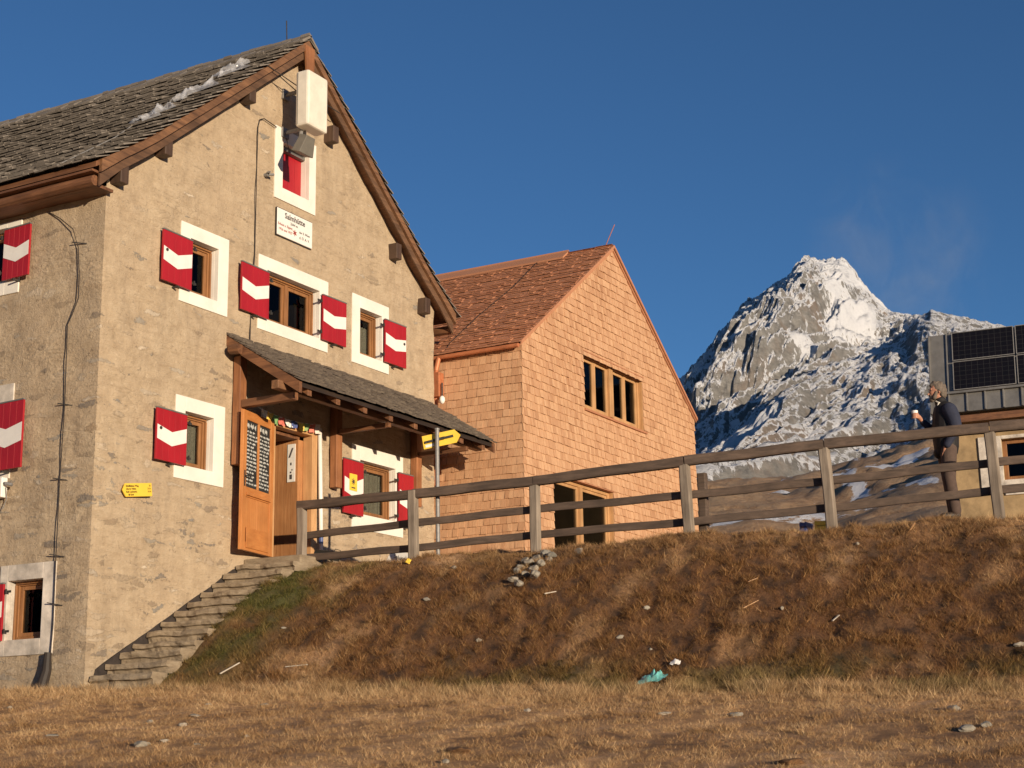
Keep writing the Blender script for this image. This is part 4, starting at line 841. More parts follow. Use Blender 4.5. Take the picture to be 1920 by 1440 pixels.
for z in (11.60, 10.98): mb = MB(); mb.box(3.44, 3.60, -.05, -.0, z-.08, z+.08); mb.build('wall_bracket', M_STEEL, ab, .004)
sp_ = tag(empty('floodlight', (3.35, -.55, 10.7)), 'dark grey box floodlight tilted down below the cream antenna box', 'floodlight')
mb = MB()
def quadbox(mb, c, w0, w1, h, d0, d1, tilt):
    vs_ = []
    for (zz, ww, dd) in ((h/2, w0, d0), (-h/2, w1, d1)):
        for a, b in ((-1, -1), (1, -1), (1, 1), (-1, 1)):
            x, y, z = a*ww/2, b*dd/2, zz; y2 = y*math.cos(tilt)-z*math.sin(tilt); z2 = y*math.sin(tilt)+z*math.cos(tilt); vs_.append((c[0]+x, c[1]+y2, c[2]+z2))
    mb.add(vs_, [(0, 1, 2, 3), (7, 6, 5, 4), (0, 4, 5, 1), (1, 5, 6, 2), (2, 6, 7, 3), (3, 7, 4, 0)])
quadbox(mb, (3.27, -.60, 10.58), .20, .34, .28, .14, .16, .35); mb.build('lamp_housing', M_GREYBOX, sp_, .008)
mb = MB(); mb.tube([(3.30, -.52, 10.66), (3.34, -.47, 10.80), (3.36, -.46, 10.86)], .03, 8); mb.build('lamp_bracket', M_STEEL, sp_)
# text helper: lettering laid on a surface as real mesh
def text(txt, size, org, ua, va, m_, parent, name='lettering', align='CENTER', depth=.0015, bold=0):
    c = bpy.data.curves.new(name, 'FONT'); c.body = txt; c.size = size; c.align_x = align; c.align_y = 'CENTER'; c.extrude = depth; c.offset = bold; c.resolution_u = 2
    t = bpy.data.objects.new(name, c); COL.objects.link(t); bpy.context.view_layer.update()
    me = bpy.data.meshes.new_from_object(t.evaluated_get(bpy.context.evaluated_depsgraph_get())); bpy.data.objects.remove(t)
    ua = Vector(ua).normalized(); va = Vector(va).normalized(); na = ua.cross(va)
    me.transform(Matrix(((ua.x, va.x, na.x, org[0]), (ua.y, va.y, na.y, org[1]), (ua.z, va.z, na.z, org[2]), (0, 0, 0, 1)))); me.materials.clear(); me.materials.append(m_)
    o = bpy.data.objects.new(name, me); COL.objects.link(o)
    if parent is not None: o.parent = parent; o.matrix_parent_inverse = wmat(parent).inverted()
    return o
pl = tag(empty('name_plaque', (3.78, -.05, 9.5)), 'white enamel name plaque with black lettering below the attic window', 'plaque')
mb = MB(); mb.box(3.36, 4.23, -.075, -.055, 9.33, 9.75); mb.build('plaque_board', M_WPAINT, pl, .006)
mb = MB(); mb.box(3.36, 4.23, -.055, -.045, 9.315, 9.33); mb.box(3.35, 3.36, -.07, -.045, 9.315, 9.75); mb.box(3.36, 4.23, -.07, -.045, 9.75, 9.758); mb.build('plaque_edge', M_DARKREC, pl)
EX, EZ = (1, 0, 0), (0, 0, 1)
text('Salmhütte', .125, (3.79, -.0775, 9.665), EX, EZ, M_INK, pl, bold=.002)
text('2644 m', .06, (3.77, -.0775, 9.575), EX, EZ, M_INK, pl)
text('Erbaut u. Eigent.', .055, (3.56, -.0775, 9.505), EX, EZ, M_INKRED, pl); text('1926 und 1927', .055, (3.56, -.0775, 9.43), EX, EZ, M_INKRED, pl)
text('der S. Wien', .055, (4.03, -.0775, 9.505), EX, EZ, M_INK, pl); text('d. Ö. A. V.', .06, (4.03, -.0775, 9.42), EX, EZ, M_INK, pl)
mb = MB()
for a_ in range(0, 360, 60): mb.bar((3.79, -.0775, 9.46), (3.79+.05*math.cos(R(a_+30)), -.0775, 9.46+.05*math.sin(R(a_+30))), .012, .003, (0, 1, 0))
mb.tube([(3.79, -.076, 9.46), (3.79, -.080, 9.46)], .028, 10); mb.build('emblem', M_INKRED, pl)
pl.location.y += .035
# yellow arrow sign on the wall, slightly turned down
ys = tag(empty('trail_sign', (.55, -.06, 5.08)), 'yellow arrow trail sign pointing left on the stone gable wall near the corner', 'sign')
aY = R(-2.5); uY = (math.cos(aY), 0, math.sin(aY)); vY = (-math.sin(aY), 0, math.cos(aY))
def YP(u, v, y): return (.55+u*uY[0]+v*vY[0], y, 5.08+u*uY[2]+v*vY[2])
# traced sign leans with its own slope: a bar-shaped arrow board
pts2 = [(-.27, 0), (-.215, .085), (.27, .085), (.27, -.085), (-.215, -.085)]
# the photographed board rises to the right against the wall courses
aY = R(8.5); uY = (math.cos(aY), 0, math.sin(aY)); vY = (-math.sin(aY), 0, math.cos(aY))
mb = MB(); vs_ = [YP(u, v, y) for y in (-.085, -.07) for u, v in pts2]; mb.add(vs_, [(0, 1, 2, 3, 4), (9, 8, 7, 6, 5)]+[(i, i+5, (i+1) % 5+5, (i+1) % 5) for i in range(5)]); mb.build('sign_board', M_YELLOW, ys)
for k, (t_, al) in enumerate((('Stüdlhütten Weg', 0), ('Glorer Hütte', 1), ('Kals Lucknerh.', 2))):
    text(t_, .034, YP(-.21, .05-.037*k, -.0865), uY, vY, M_TEXTY, ys, align='LEFT', bold=.0008)
    text(('2h', '2½h', '3½h')[k], .034, YP(.25, .05-.037*k, -.0865), uY, vY, M_TEXTY, ys, align='RIGHT')
text('■ ÖAV', .03, YP(-.17, -.063, -.0865), uY, vY, M_TEXTY, ys, align='LEFT', bold=.001)
# white box on the side wall at the frame's edge
dv = tag(empty('wall_device', (HX, 1.6, 5.15)), 'white junction box with a loose wire on the shaded side wall', 'junction box')
mb = MB(); mb.box(HX-.10, HX-.0, 1.44, 1.66, 5.02, 5.28); mb.build('device_case', M_WPAINT, dv, .012)
mb = MB(); mb.box(HX-.106, HX-.10, 1.56, 1.64, 5.06, 5.22); mb.build('device_face', M_BLACK, dv)
mb = MB(); mb.tube([(HX-.06, 1.44, 5.2), (HX-.09, 1.38, 5.19), (HX-.05, 1.30, 5.17)], .022, 8); mb.build('device_spout', M_STEEL, dv)
mb = MB(); mb.tube([(HX-.05, 1.42, 5.15), (HX-.04, 1.40, 5.0), (HX-.04, 1.46, 4.88), (HX-.04, 1.60, 4.85)], .006, 6); mb.build('device_wire', M_STEEL, dv)
# white pole leaning by the door, prayer flags
wp = tag(empty('marker_pole', (4.5, -.08, 4.4)), 'tall white pole with blue bands leaning on the wall right of the open door', 'pole')
mb = MB(); mb.tube([(4.50, -.09, 4.35), (4.47, -.05, 6.56)], .032, 10); mb.build('pole_shaft', M_WPAINT, wp, smooth=True)
M_BLUE = plain('blue_paint', (.05, .08, .22), .5, .1, 6)
for z0_, z1_ in ((4.82, 4.92), (5.38, 5.48)):
    mb = MB(); a0 = Vector((4.50, -.09, 4.35)); a1 = Vector((4.47, -.05, 6.56)); mb.tube([a0.lerp(a1, (z-4.35)/2.21) for z in (z0_, z1_)], .034, 10); mb.build('pole_band', M_BLUE, wp)
fl = tag(empty('prayer_flags', (3.7, -.1, 6.5)), 'string of small coloured prayer flags hanging over the top of the door frame', 'flags')
xs_ = np.linspace(2.92, 4.42, 16); fz = lambda x: 6.60-.06*math.sin((x-2.92)/1.5*math.pi)
mb = MB(); mb.tube([(x, -.10, fz(x)) for x in xs_], .005, 5); mb.build('flag_string', M_WPAINT, fl)
fc = [(.78, .70, .55), (.74, .52, .10), (.20, .36, .14), (.62, .16, .12), (.72, .70, .66), (.08, .11, .28), (.75, .56, .12), (.26, .38, .16), (.66, .20, .14), (.70, .62, .55)]
for i, c in enumerate(fc):
    x = 2.98+i*.145; mb = MB(); n_ = 5; hh_ = .12+rnd.uniform(-.02, .02); sk = rnd.uniform(-.03, .03)
    pv = [(x+.135*j/n_+sk*k_/3, -.105-.018*math.sin(j*1.4+k_+i), fz(x+.135*j/n_)-hh_*k_/3) for k_ in range(4) for j in range(n_+1)]
    mb.add(pv, [(k_*(n_+1)+j, k_*(n_+1)+j+1, (k_+1)*(n_+1)+j+1, (k_+1)*(n_+1)+j) for k_ in range(3) for j in range(n_)]); mb.build('flag', plain('flag_cloth_%d' % i, c, .8, .06, 8), fl, fix=False)
# crumpled plastic film on the roof
for k, (x, y, L, a_) in enumerate(((1.22, .52, .44, .5), (1.98, .44, .62, .6), (2.72, .36, .44, .5))):
    V = []; nx_, ny_ = 26, 16; pf = nrs.rand(2)*50
    for i in range(nx_):
        for j in range(ny_):
            t_ = i/(nx_-1); s_ = j/(ny_-1)-.5; wd = (.42+.34*math.sin(t_*9+k*2))*math.sin(math.pi*min(max(t_, .04), .96))**.5
            px_ = x+(t_-.5)*L; py_ = y+s_*wd+(t_-.5)*-.25*a_; h_ = float(fbm(np.array([px_*7+pf[0]]), np.array([py_*7+pf[1]]), 4)[0]); V.append((px_, py_, roof_z(px_)+.11+.17*max(0, h_+.35)*(1-(2*s_)**2)))
    F_ = [(i*ny_+j, (i+1)*ny_+j, (i+1)*ny_+j+1, i*ny_+j+1) for i in range(nx_-1) for j in range(ny_-1)]
    tag(linkmesh('plastic_sheet', V, F_, M_FILM), ('lowest crumpled sheet of clear plastic on the grey shake roof', 'middle and largest crumpled sheet of clear plastic on the shake roof', 'topmost crumpled sheet of clear plastic on the shake roof near the peak')[k], 'plastic sheet', 'crumpled plastic sheets on the roof')
# ---------------------------------------------------------------- stone steps
stp = tag(empty('stone_steps', (1.5, -.55, 2.5)), 'worn flight of rough stone slab steps climbing along the gable wall to the door', 'steps')
N_ = 12; zb = 2.50
for i in range(N_):
    x0 = -.12+i*.245; z1 = 2.72+i*.145; mb = MB(); x1 = x0+.62
    ny_ = 9; nz_ = 4; V = []; F_ = []
    pr_ = [(x1, z1), (x0+.015, z1+rnd.uniform(-.01, .01)), (x0, z1-.03), (x0-.005+rnd.uniform(-.01, .01), z1-.065), (x0+.035, z1-.08), (x0+.035, z1-.18), (x1, z1-.18)]
    ys_ = np.linspace(-.06, -1.04, 16)
    for y in ys_:
        for k_, (a, b) in enumerate(pr_):
            n1 = float(fbm(np.array([y*3.1+i*7]), np.array([b*4]), 3)[0]); V.append((a+.05*n1*(k_ not in (0, 6)), y, b+.028*float(fbm(np.array([y*2.3+i*3]), np.array([a*5]), 3)[0])))
    m_ = len(pr_); F_ = [(j*m_+k_, (j+1)*m_+k_, (j+1)*m_+(k_+1) % m_, j*m_+(k_+1) % m_) for j in range(len(ys_)-1) for k_ in range(m_)]+[tuple(range(m_)), tuple((len(ys_)-1)*m_+k_ for k_ in range(m_))[::-1]]
    o = linkmesh('step', V, F_, M_STEP, stp); bm = bmesh.new(); bm.from_mesh(o.data); bmesh.ops.recalc_face_normals(bm, faces=bm.faces); bm.to_mesh(o.data); bm.free()
mb = MB(); mb.prism([(-.05, 2.3), (-.05, 2.5), (2.7, 4.22), (3.3, 4.36), (3.3, 2.3)], -.98, -.08); mb.box(2.78, 3.30, -1.0, -.02, 4.28, 4.42); mb.box(3.36, 4.4, -1.0, -.02, 4.25, 4.41); mb.build('landing', M_STEP, stp, .02)
# ---------------------------------------------------------------- fence
fe = tag(empty('wooden_fence', (3.3, -5, 4.2)), 'weathered three rail wooden fence running along the top of the grassy slope', 'fence')
RT = [5.14, 5.10, 5.14, 5.21, 5.29, 5.35, 5.41]; RM = [4.73, 4.73, 4.79, 4.80, 4.86, 4.95, 5.02]; RB = [4.42, 4.40, 4.46, 4.47, 4.53, 4.62, 4.68]
def rough_beam(p, q, w_, h_, name, m_, parent, n_=10, wob=.004):
    p = Vector(p); q = Vector(q); d = (q-p).normalized(); sd_ = d.cross(Vector((0, 0, 1))); sd_ = sd_.normalized() if sd_.length > .1 else Vector((1, 0, 0)); u = sd_.cross(d).normalized(); V = []; ph = rnd.uniform(0, 9)
    for i in range(n_+1):
        c = p.lerp(q, i/n_)+u*wob*math.sin(i*.9+ph)+sd_*wob*math.cos(i*.7+ph); k_ = 1+.02*math.sin(i*1.7+ph)
        for a, b in ((-.82, -1), (.82, -1), (1, -.75), (1, .75), (.82, 1), (-.82, 1), (-1, .75), (-1, -.75)): V.append(c+sd_*a*w_/2*k_+u*b*h_/2*k_)
    F_ = [(i*8+j, (i+1)*8+j, (i+1)*8+(j+1) % 8, i*8+(j+1) % 8) for i in range(n_) for j in range(8)]+[tuple(range(8)), tuple(n_*8+j for j in range(8))[::-1]]
    o = linkmesh(name, V, F_, m_, parent); bm = bmesh.new(); bm.from_mesh(o.data); bmesh.ops.recalc_face_normals(bm, faces=bm.faces); bm.to_mesh(o.data); bm.free(); return o
for i, (x, y) in enumerate(FENCE):
    tx = (0, .0, .03, .01, .03, .04, 0)[i]; lean = (-.0, -.0, -.02, -.03, -.045, -.05, -.04)[i]
    rough_beam((x-.02, y+lean*-1.0*.0-.0+lean, 3.9), (x+tx*.3-.02, y-lean*.2, RT[i]+(.045 if i == 1 else -.04)), .10, .12, 'post', M_POST, fe, 6, .004)
rough_beam((3.60, -6.56, 3.9), (3.60, -6.56, 5.08), .09, .11, 'post', M_FENCE, fe, 6, .004)
for i in range(len(FENCE)-1):
    (x0, y0), (x1, y1) = FENCE[i:i+2]
    rough_beam((x0-.02, y0+(.06 if i == 0 else -.005), RT[i]), (x1-.02, y1+.005, RT[i+1]), .10, .12, 'rail', M_FENCE, fe)
    for RR, hh_ in ((RM, .095), (RB, .095)): rough_beam((x0+.075, y0+.0, RR[i]), (x1+.075, y1+.004+(.0), RR[i+1]), .05, hh_, 'rail', M_FENCE, fe)
# ---------------------------------------------------------------- signpost seen from behind
sg = tag(empty('signpost', (3.10, -3.0, 4.2)), 'galvanised steel post with a yellow arrow board seen from its back, pointing right', 'signpost')
PX_, PY_ = 3.10, -3.0
mb = MB(); mb.tube([(PX_, PY_, 3.9), (PX_-.01, PY_, 5.955)], .028, 12); mb.tube([(PX_-.01, PY_, 5.955), (PX_-.01, PY_, 5.98)], .033, 12); mb.build('steel_tube', M_STEEL, sg, smooth=False)
# the board faces away, over the terrace; pointing right in the picture
bu = np.array([.36, -.93, .17]); bu = bu/np.linalg.norm(bu); bv = np.array([-.06, .15, .98]); bc = np.array([PX_+.05, PY_+.01, 5.835])
def SB(u, v, t_): q = bc+(bu*u+bv*v)*.918+np.array([.93, .36, 0])*t_; return tuple(q)
pts2 = [(-.24, .105), (-.24, -.095), (.25, -.095), (.325, .005), (.25, .105)]
mb = MB(); vs_ = [SB(u, v, t_) for t_ in (.0, .012) for u, v in pts2]; mb.add(vs_, [(0, 1, 2, 3, 4), (9, 8, 7, 6, 5)]+[(i, i+5, (i+1) % 5+5, (i+1) % 5) for i in range(5)]); mb.build('arrow_board', M_YELLOW, sg)
mb = MB(); mb.bar(SB(-.21, 0, -.012), SB(.22, .012, -.012), .015, .032); mb.bar(SB(-.05, .0, -.045), SB(.10, .004, -.045), .03, .03); mb.build('clamp_rail', M_IRON, sg)
mb = MB(); vs_ = [SB(u, v, t_) for t_ in (-.003, -.001) for u, v in ((-.21, -.075), (-.08, -.075), (-.08, -.035), (-.21, -.035))]; mb.add(vs_, [(0, 1, 2, 3), (7, 6, 5, 4), (0, 4, 5, 1), (1, 5, 6, 2), (2, 6, 7, 3), (3, 7, 4, 0)]); mb.build('sticker', M_WPAINT, sg)
# ---------------------------------------------------------------- low hut with solar panels (own local frame: u along the wall to the right, w depth away)
HK = 1.5      # size of the design unit of the hut in metres
hut = empty('solar_hut', (26.05, -3.90, 6.10), R(5.5)); tag(hut, 'low stone hut with large black solar panels on its metal roof, behind the person', 'hut')
HM = wmat(hut)
def HP(u, w_, z): return tuple(HM @ Vector((w_*HK, -u*HK, (z-4.6)*HK)))
def hbox(mb, u0, u1, w0, w1, z0, z1, k=0):
    vs_ = [HP(u, w_, z) for z in (z0, z1) for w_ in (w0, w1) for u in (u0, u1)]; mb.add(vs_, [(0, 2, 3, 1), (4, 5, 7, 6), (0, 1, 5, 4), (2, 6, 7, 3), (0, 4, 6, 2), (1, 3, 7, 5)], k)
M_HUTW = plain('hut_render', (.36, .25, .13), .95, .22, 2.2, .02)
wu0, wu1, wz0, wz1 = .98, 1.64, 6.12, 6.82
mb = MB()
for a in ((.10, wu0, 4.2, 7.5), (wu1, 7.0, 4.2, 7.5), (wu0, wu1, 4.2, wz0), (wu0, wu1, wz1, 7.5)): hbox(mb, a[0], a[1], 0, .35, a[2], a[3])
hbox(mb, .10, .45, .35, 5, 4.2, 7.5); hbox(mb, 6.65, 7.0, .35, 5, 4.2, 7.5); hbox(mb, .10, 7.0, 4.65, 5, 4.2, 7.5); mb.build('wall', M_HUTW, hut)
mb = MB()
for a in ((.60, wu0, 5.98, 6.88), (wu1, 2.0, 5.98, 6.88), (wu0, wu1, wz1, 6.88), (wu0, wu1, 5.86, wz0)): hbox(mb, a[0], a[1], -.03, .0, a[2], a[3])
mb.build('window_surround', M_OLDWHITE, hut, .01)
mb = MB()
for a in ((wu0, wu0+.07, wz0, wz1), (wu1-.07, wu1, wz0, wz1), (wu0+.07, wu1-.07, wz1-.07, wz1), (wu0+.07, wu1-.07, wz0, wz0+.07)): hbox(mb, a[0], a[1], .10, .18, a[2], a[3])
hw = mb.build('window', M_FRAME, hut, .006); mb = MB(); hbox(mb, wu0+.07, wu1-.07, .13, .14, wz0+.07, wz1-.07); mb.build('pane', M_GLASS, hw); mb = MB(); hbox(mb, wu0-.2, wu1+.2, 1.2, 1.3, 5.2, 7.2); mb.build('inner_wall', M_ROOM, hut)
# roof slope: eave at w=-.45 z=7.15, rising 40 degrees
rz0, rw0, ra_ = 7.30, -.30, R(77)
def RP(u, s, n_): return HP(u, rw0+s*math.cos(ra_)-n_*math.sin(ra_), rz0+s*math.sin(ra_)+n_*math.cos(ra_))
def rbox(mb, u0, u1, s0, s1, n0, n1, k=0):
    vs_ = [RP(u, s, n_) for n_ in (n0, n1) for s in (s0, s1) for u in (u0, u1)]; mb.add(vs_, [(0, 2, 3, 1), (4, 5, 7, 6), (0, 1, 5, 4), (2, 6, 7, 3), (0, 4, 6, 2), (1, 3, 7, 5)], k)
SLn = 1.50
mb = MB(); rbox(mb, -.10, 7.2, 0, SLn, -.06, 0)
for i in range(19): rbox(mb, -.10+i*.30, -.075+i*.30, 0, SLn, 0, .03)
zr_ = mb.build('roof', M_ZINC, hut, .004)
mb = MB(); ry = rw0+SLn*math.cos(ra_); rzz = rz0+SLn*math.sin(ra_)
vs_ = [HP(u, w_, z) for u in (-.1, 7.2) for w_, z in ((ry, rzz), (5.3, rz0), (5.3, rz0-.06), (ry, rzz-.06))]; mb.add(vs_, [(0, 1, 2, 3), (7, 6, 5, 4), (0, 4, 5, 1), (1, 5, 6, 2), (2, 6, 7, 3), (3, 7, 4, 0)]); mb.build('rear_roof', M_ZINC, hut)
mb = MB(); tri = [(0, 7.4), (5, 7.4), (ry, rzz-.1)]; vs_ = [HP(u, w_, z) for u in (.12, .3) for w_, z in tri]; mb.add(vs_, [(0, 1, 2), (5, 4, 3), (0, 3, 4, 1), (1, 4, 5, 2), (2, 5, 3, 0)]); mb.build('end_gable', M_DARKWOOD, hut)
mb = MB(); hbox(mb, -.08, 7.18, rw0+.05, .2, 7.18, 7.215); hbox(mb, -.08, 7.18, rw0+.0, rw0+.04, 7.12, 7.235); mb.build('eave_board', M_BEAM_Y, hut)
mb = MB(); rbox(mb, -.12, 7.2, .33, .37, .03, .06); mb.build('snow_bar', M_ZINC, hut)
for j in range(2):
    for i in range(6):
        u0 = .31+i*1.06; s0 = .38+j*.56; pw_, ph_ = 1.03, .54
        mb = MB(); f_ = .012
        for a in ((u0, u0+pw_, s0, s0+f_), (u0, u0+pw_, s0+ph_-f_, s0+ph_), (u0, u0+f_, s0+f_, s0+ph_-f_), (u0+pw_-f_, u0+pw_, s0+f_, s0+ph_-f_)): rbox(mb, *a, .05, .075)
        pn_ = mb.build('solar_panel', M_STEEL, hut)
        q = [RP(u0+f_, s0+f_, .066), RP(u0+pw_-f_, s0+f_, .066), RP(u0+pw_-f_, s0+ph_-f_, .066), RP(u0+f_, s0+ph_-f_, .066)]
        o = linkmesh('cell_sheet', q, [(0, 1, 2, 3)], M_SOLAR, pn_); uv = o.data.uv_layers.new()
        for k_, c_ in enumerate(((0, 0), (1.56, 0), (1.56, .94), (0, .94))): uv.data[k_].uv = c_
# ---------------------------------------------------------------- man with a cup
MX, MY = 5.54, -9.12; MZ = 4.51
def caps_mesh(caps, vox, name, m_, parent, sm=2):
    """limbs as tapered capsules fused into one continuous skin"""
    bm = bmesh.new()
    for c in caps:
        p, q, r0, r1 = Vector(c[0]), Vector(c[1]), c[2], c[3]; fl_ = c[4] if len(c) > 4 else (1, 1)
        d = q-p; L = d.length; d = d.normalized() if L > 1e-5 else Vector((0, 0, 1)); a = Vector((1, 0, 0)) if abs(d.x) < .8 else Vector((0, 0, 1)); b = d.cross(a).normalized(); a = b.cross(d)
        rows = []
        for t_, k_ in [(-1, .02), (-.85, .53), (-.5, .866), (0, 1), (.33, 1), (.66, 1), (1, 1), (1.5, .866), (1.85, .53), (2, .02)]:
            if t_ < 0: cc = p+d*t_*r0; rr = r0*k_
            elif t_ > 1: cc = q+d*(t_-1)*r1; rr = r1*k_
            else: cc = p+(q-p)*t_; rr = r0+(r1-r0)*t_
            rows.append([bm.verts.new(cc+a*math.cos(w_)*rr*fl_[0]+b*math.sin(w_)*rr*fl_[1]) for w_ in [2*math.pi*i/16 for i in range(16)]])
        for r1_, r2_ in zip(rows[:-1], rows[1:]):
            for i in range(16): bm.faces.new((r1_[i], r1_[(i+1) % 16], r2_[(i+1) % 16], r2_[i]))
        bm.faces.new(rows[0][::-1]); bm.faces.new(rows[-1])
    bmesh.ops.recalc_face_normals(bm, faces=bm.faces); me = bpy.data.meshes.new(name); bm.to_mesh(me); bm.free(); t = bpy.data.objects.new('tmp', me); COL.objects.link(t)
    rm = t.modifiers.new('r', 'REMESH'); rm.mode = 'VOXEL'; rm.voxel_size = vox; rm.use_smooth_shade = True
    if sm: s_ = t.modifiers.new('s', 'SMOOTH'); s_.iterations = sm; s_.factor = .5
    bpy.context.view_layer.update(); me2 = bpy.data.meshes.new_from_object(t.evaluated_get(bpy.context.evaluated_depsgraph_get())); bpy.data.objects.remove(t)
    me2.transform(PM); me2.materials.clear(); me2.materials.append(m_); o = bpy.data.objects.new(name, me2); COL.objects.link(o)
    if parent is not None: o.parent = parent; o.matrix_parent_inverse = wmat(parent).inverted()
    return o
# local frame: +x the way he faces (left in the picture), +y his left side (towards the viewer)
PM = Matrix(((-.49, -.87, 0, MX), (.87, -.49, 0, MY), (0, 0, 1, MZ), (0, 0, 0, 1)))
hx = .075; hz = 1.655; el = (.02, -.235, 1.13); wr = (.265, -.13, 1.325)
body = [((0, 0, .98), (0, 0, 1.25), .135, .15, (.8, 1.1)), ((0, 0, 1.25), (.0, 0, 1.40), .15, .12, (.75, 1.25)), ((.01, 0, 1.42), (.05, 0, 1.58), .062, .055),
  ((hx-.012, 0, hz+.02), (hx-.012, 0, hz+.045), .088, .082, (1.06, .86)), ((hx+.030, 0, hz-.055), (hx+.035, 0, hz+.0), .052, .060, (1, .9)),
  ((hx+.088, 0, hz-.012), (hx+.106, 0, hz-.028), .010, .014), ((hx+.078, 0, hz+.03), (hx+.086, 0, hz-.005), .010, .009), ((hx+.076, 0, hz-.058), (hx+.080, 0, hz-.058), .012, .010, (1, 2)), ((hx+.062, 0, hz-.088), (hx+.066, 0, hz-.088), .020, .018),
  ((hx+.07, -.03, hz+.035), (hx+.07, .03, hz+.035), .014, .014), ((hx-.02, .078, hz+.01), (hx-.022, .082, hz-.02), .016, .011, (1, .5)), ((hx-.02, -.078, hz+.01), (hx-.022, -.082, hz-.02), .016, .011, (1, .5)),
  ((0, .10, .95), (.02, .11, .52), .085, .06), ((.02, .11, .52), (-.02, .11, .09), .058, .04), ((0, -.10, .95), (-.03, -.11, .52), .085, .06), ((-.03, -.11, .52), (-.06, -.11, .09), .058, .04),
  ((-.01, .16, 1.39), (-.05, .225, 1.12), .048, .042), ((-.05, .225, 1.12), (.05, .175, .92), .040, .028), ((0, -.16, 1.39), el, .048, .042), (el, wr, .040, .027),
  # right hand round the cup
  (wr, (.300, -.100, 1.355), .028, .032, (1, .8)), ((.302, -.10, 1.355), (.318, -.085, 1.37), .030, .028, (1, .8))]
for k_, dz in enumerate((.028, .008, -.012, -.030)):
    z_ = 1.368+dz; body += [((.312, -.075, z_), (.345, -.052, z_), .0095, .009), ((.345, -.052, z_), (.372, -.062, z_-.002), .009, .0085), ((.372, -.062, z_-.002), (.384+.002*k_, -.088, z_-.003), .0085, .0075)]
body += [((.300, -.118, 1.365), (.325, -.142, 1.385), .011, .010), ((.325, -.142, 1.385), (.352, -.140, 1.392), .010, .008)]
# left hand half closed at his side
body += [((.05, .175, .92), (.065, .150, .85), .030, .028, (1, .6))]
for k_, dx in enumerate((.03, .01, -.01, -.028)): body += [((.060+dx, .145, .835), (.066+dx, .125, .795), .009, .0085), ((.066+dx, .125, .795), (.060+dx, .110, .775), .0085, .0075)]
body += [((.075, .15, .87), (.085, .135, .835), .011, .009)]
man = caps_mesh(body, .0058, 'person', M_SKIN, None, 2)
mo = man.data; man.data.transform(Matrix.Translation((-MX, -MY, -MZ))); man.location = (MX, MY, MZ)
tag(man, 'grey haired bearded person in dark vest and brown trousers holding a white cup', 'person')
caps_mesh([((0, 0, .93), (0, 0, 1.12), .168, .182, (.92, 1.1)), ((0, 0, 1.12), (-.015, 0, 1.36), .186, .175, (.9, 1.12)), ((-.03, 0, 1.38), (-.015, 0, 1.44), .15, .10, (.85, 1.35)), ((.0, 0, 1.44), (.03, 0, 1.53), .085, .078), ((.015, -.02, .90), (.06, -.02, .88), .12, .11, (.8, 1))], .011, 'vest', M_VEST, man, 2)
caps_mesh([((-.03, .165, 1.38), (-.06, .20, 1.27), .100, .092), ((-.06, .20, 1.27), (-.08, .235, 1.12), .092, .075), ((-.07, .235, 1.12), (.040, .19, .935), .062, .048)], .010, 'sleeve', M_NAVY, man, 2)
caps_mesh([((-.01, -.165, 1.40), (.0, -.21, 1.26), .085, .075), ((.0, -.21, 1.26), el, .075, .062), (el, (wr[0]-.03, wr[1]-.015, wr[2]-.03), .060, .042)], .010, 'sleeve', M_NAVY, man, 2)
caps_mesh([((.0, 0, .98), (0, 0, .90), .140, .150, (.9, 1.08)), ((0, .09, .90), (.025, .11, .52), .108, .082), ((.025, .11, .52), (-.02, .115, .10), .080, .073), ((0, -.09, .90), (-.025, -.10, .52), .108, .082), ((-.025, -.10, .52), (-.06, -.11, .10), .080, .073)], .011, 'trousers', M_TROUS, man, 2)
for s_, x_ in ((.115, -.02), (-.11, -.06)): caps_mesh([((x_, s_, .16), (x_, s_, .06), .058, .055), ((x_-.02, s_, .045), (x_+.16, s_*1.1, .035), .045, .040, (1, 1))], .008, 'boot', M_BOOT, man, 1)
hc = [((hx-.028, 0, hz+.04), (hx-.026, 0, hz+.050), .095, .090, (1.0, .9)), ((hx-.065, 0, hz+.02), (hx-.075, 0, hz-.035), .076, .058, (1, 1.1)), ((hx-.055, .052, hz+.0), (hx-.06, .05, hz-.045), .036, .026), ((hx-.055, -.052, hz+.0), (hx-.06, -.05, hz-.045), .036, .026), ((hx+.02, .0, hz+.10), (hx+.055, 0, hz+.088), .045, .026, (1.2, 1.3))]
for i in range(46):
    a_ = rnd.uniform(0, 6.28); e_ = rnd.uniform(-.6, 1.4); c_ = Vector((math.cos(a_)*math.cos(e_), math.sin(a_)*math.cos(e_), math.sin(e_)))
    if c_.x > .35 and c_.z < .75: continue
    p = Vector((hx-.03, 0, hz+.045))+Vector((c_.x*.095, c_.y*.085, c_.z*.09)); q = p+Vector((-.008, c_.y*.005, -.018)); hc.append((p, q, .015, .008))
caps_mesh(hc, .0065, 'hair', M_HAIR, man, 1)
caps_mesh([((hx+.055, .0, hz-.085), (hx+.06, 0, hz-.10), .042, .034, (1, 1.15)), ((hx+.015, .058, hz-.01), (hx+.04, .045, hz-.08), .020, .030), ((hx+.015, -.058, hz-.01), (hx+.04, -.045, hz-.08), .020, .030), ((hx+.084, -.02, hz-.042), (hx+.084, .02, hz-.042), .011, .011)], .0065, 'beard', M_HAIR, man, 1)
for s_ in (-1, 1): caps_mesh([((hx+.072, s_*.032, hz+.013), (hx+.073, s_*.032, hz+.013), .010, .010)], .004, 'eye', M_INK, man, 0)
caps_mesh([((.07, .055, 1.50), (.115, .075, 1.38), .012, .010), ((.095, .03, 1.53), (.06, .065, 1.50), .012, .012)], .006, 'collar_cord', M_BOX, man, 1)
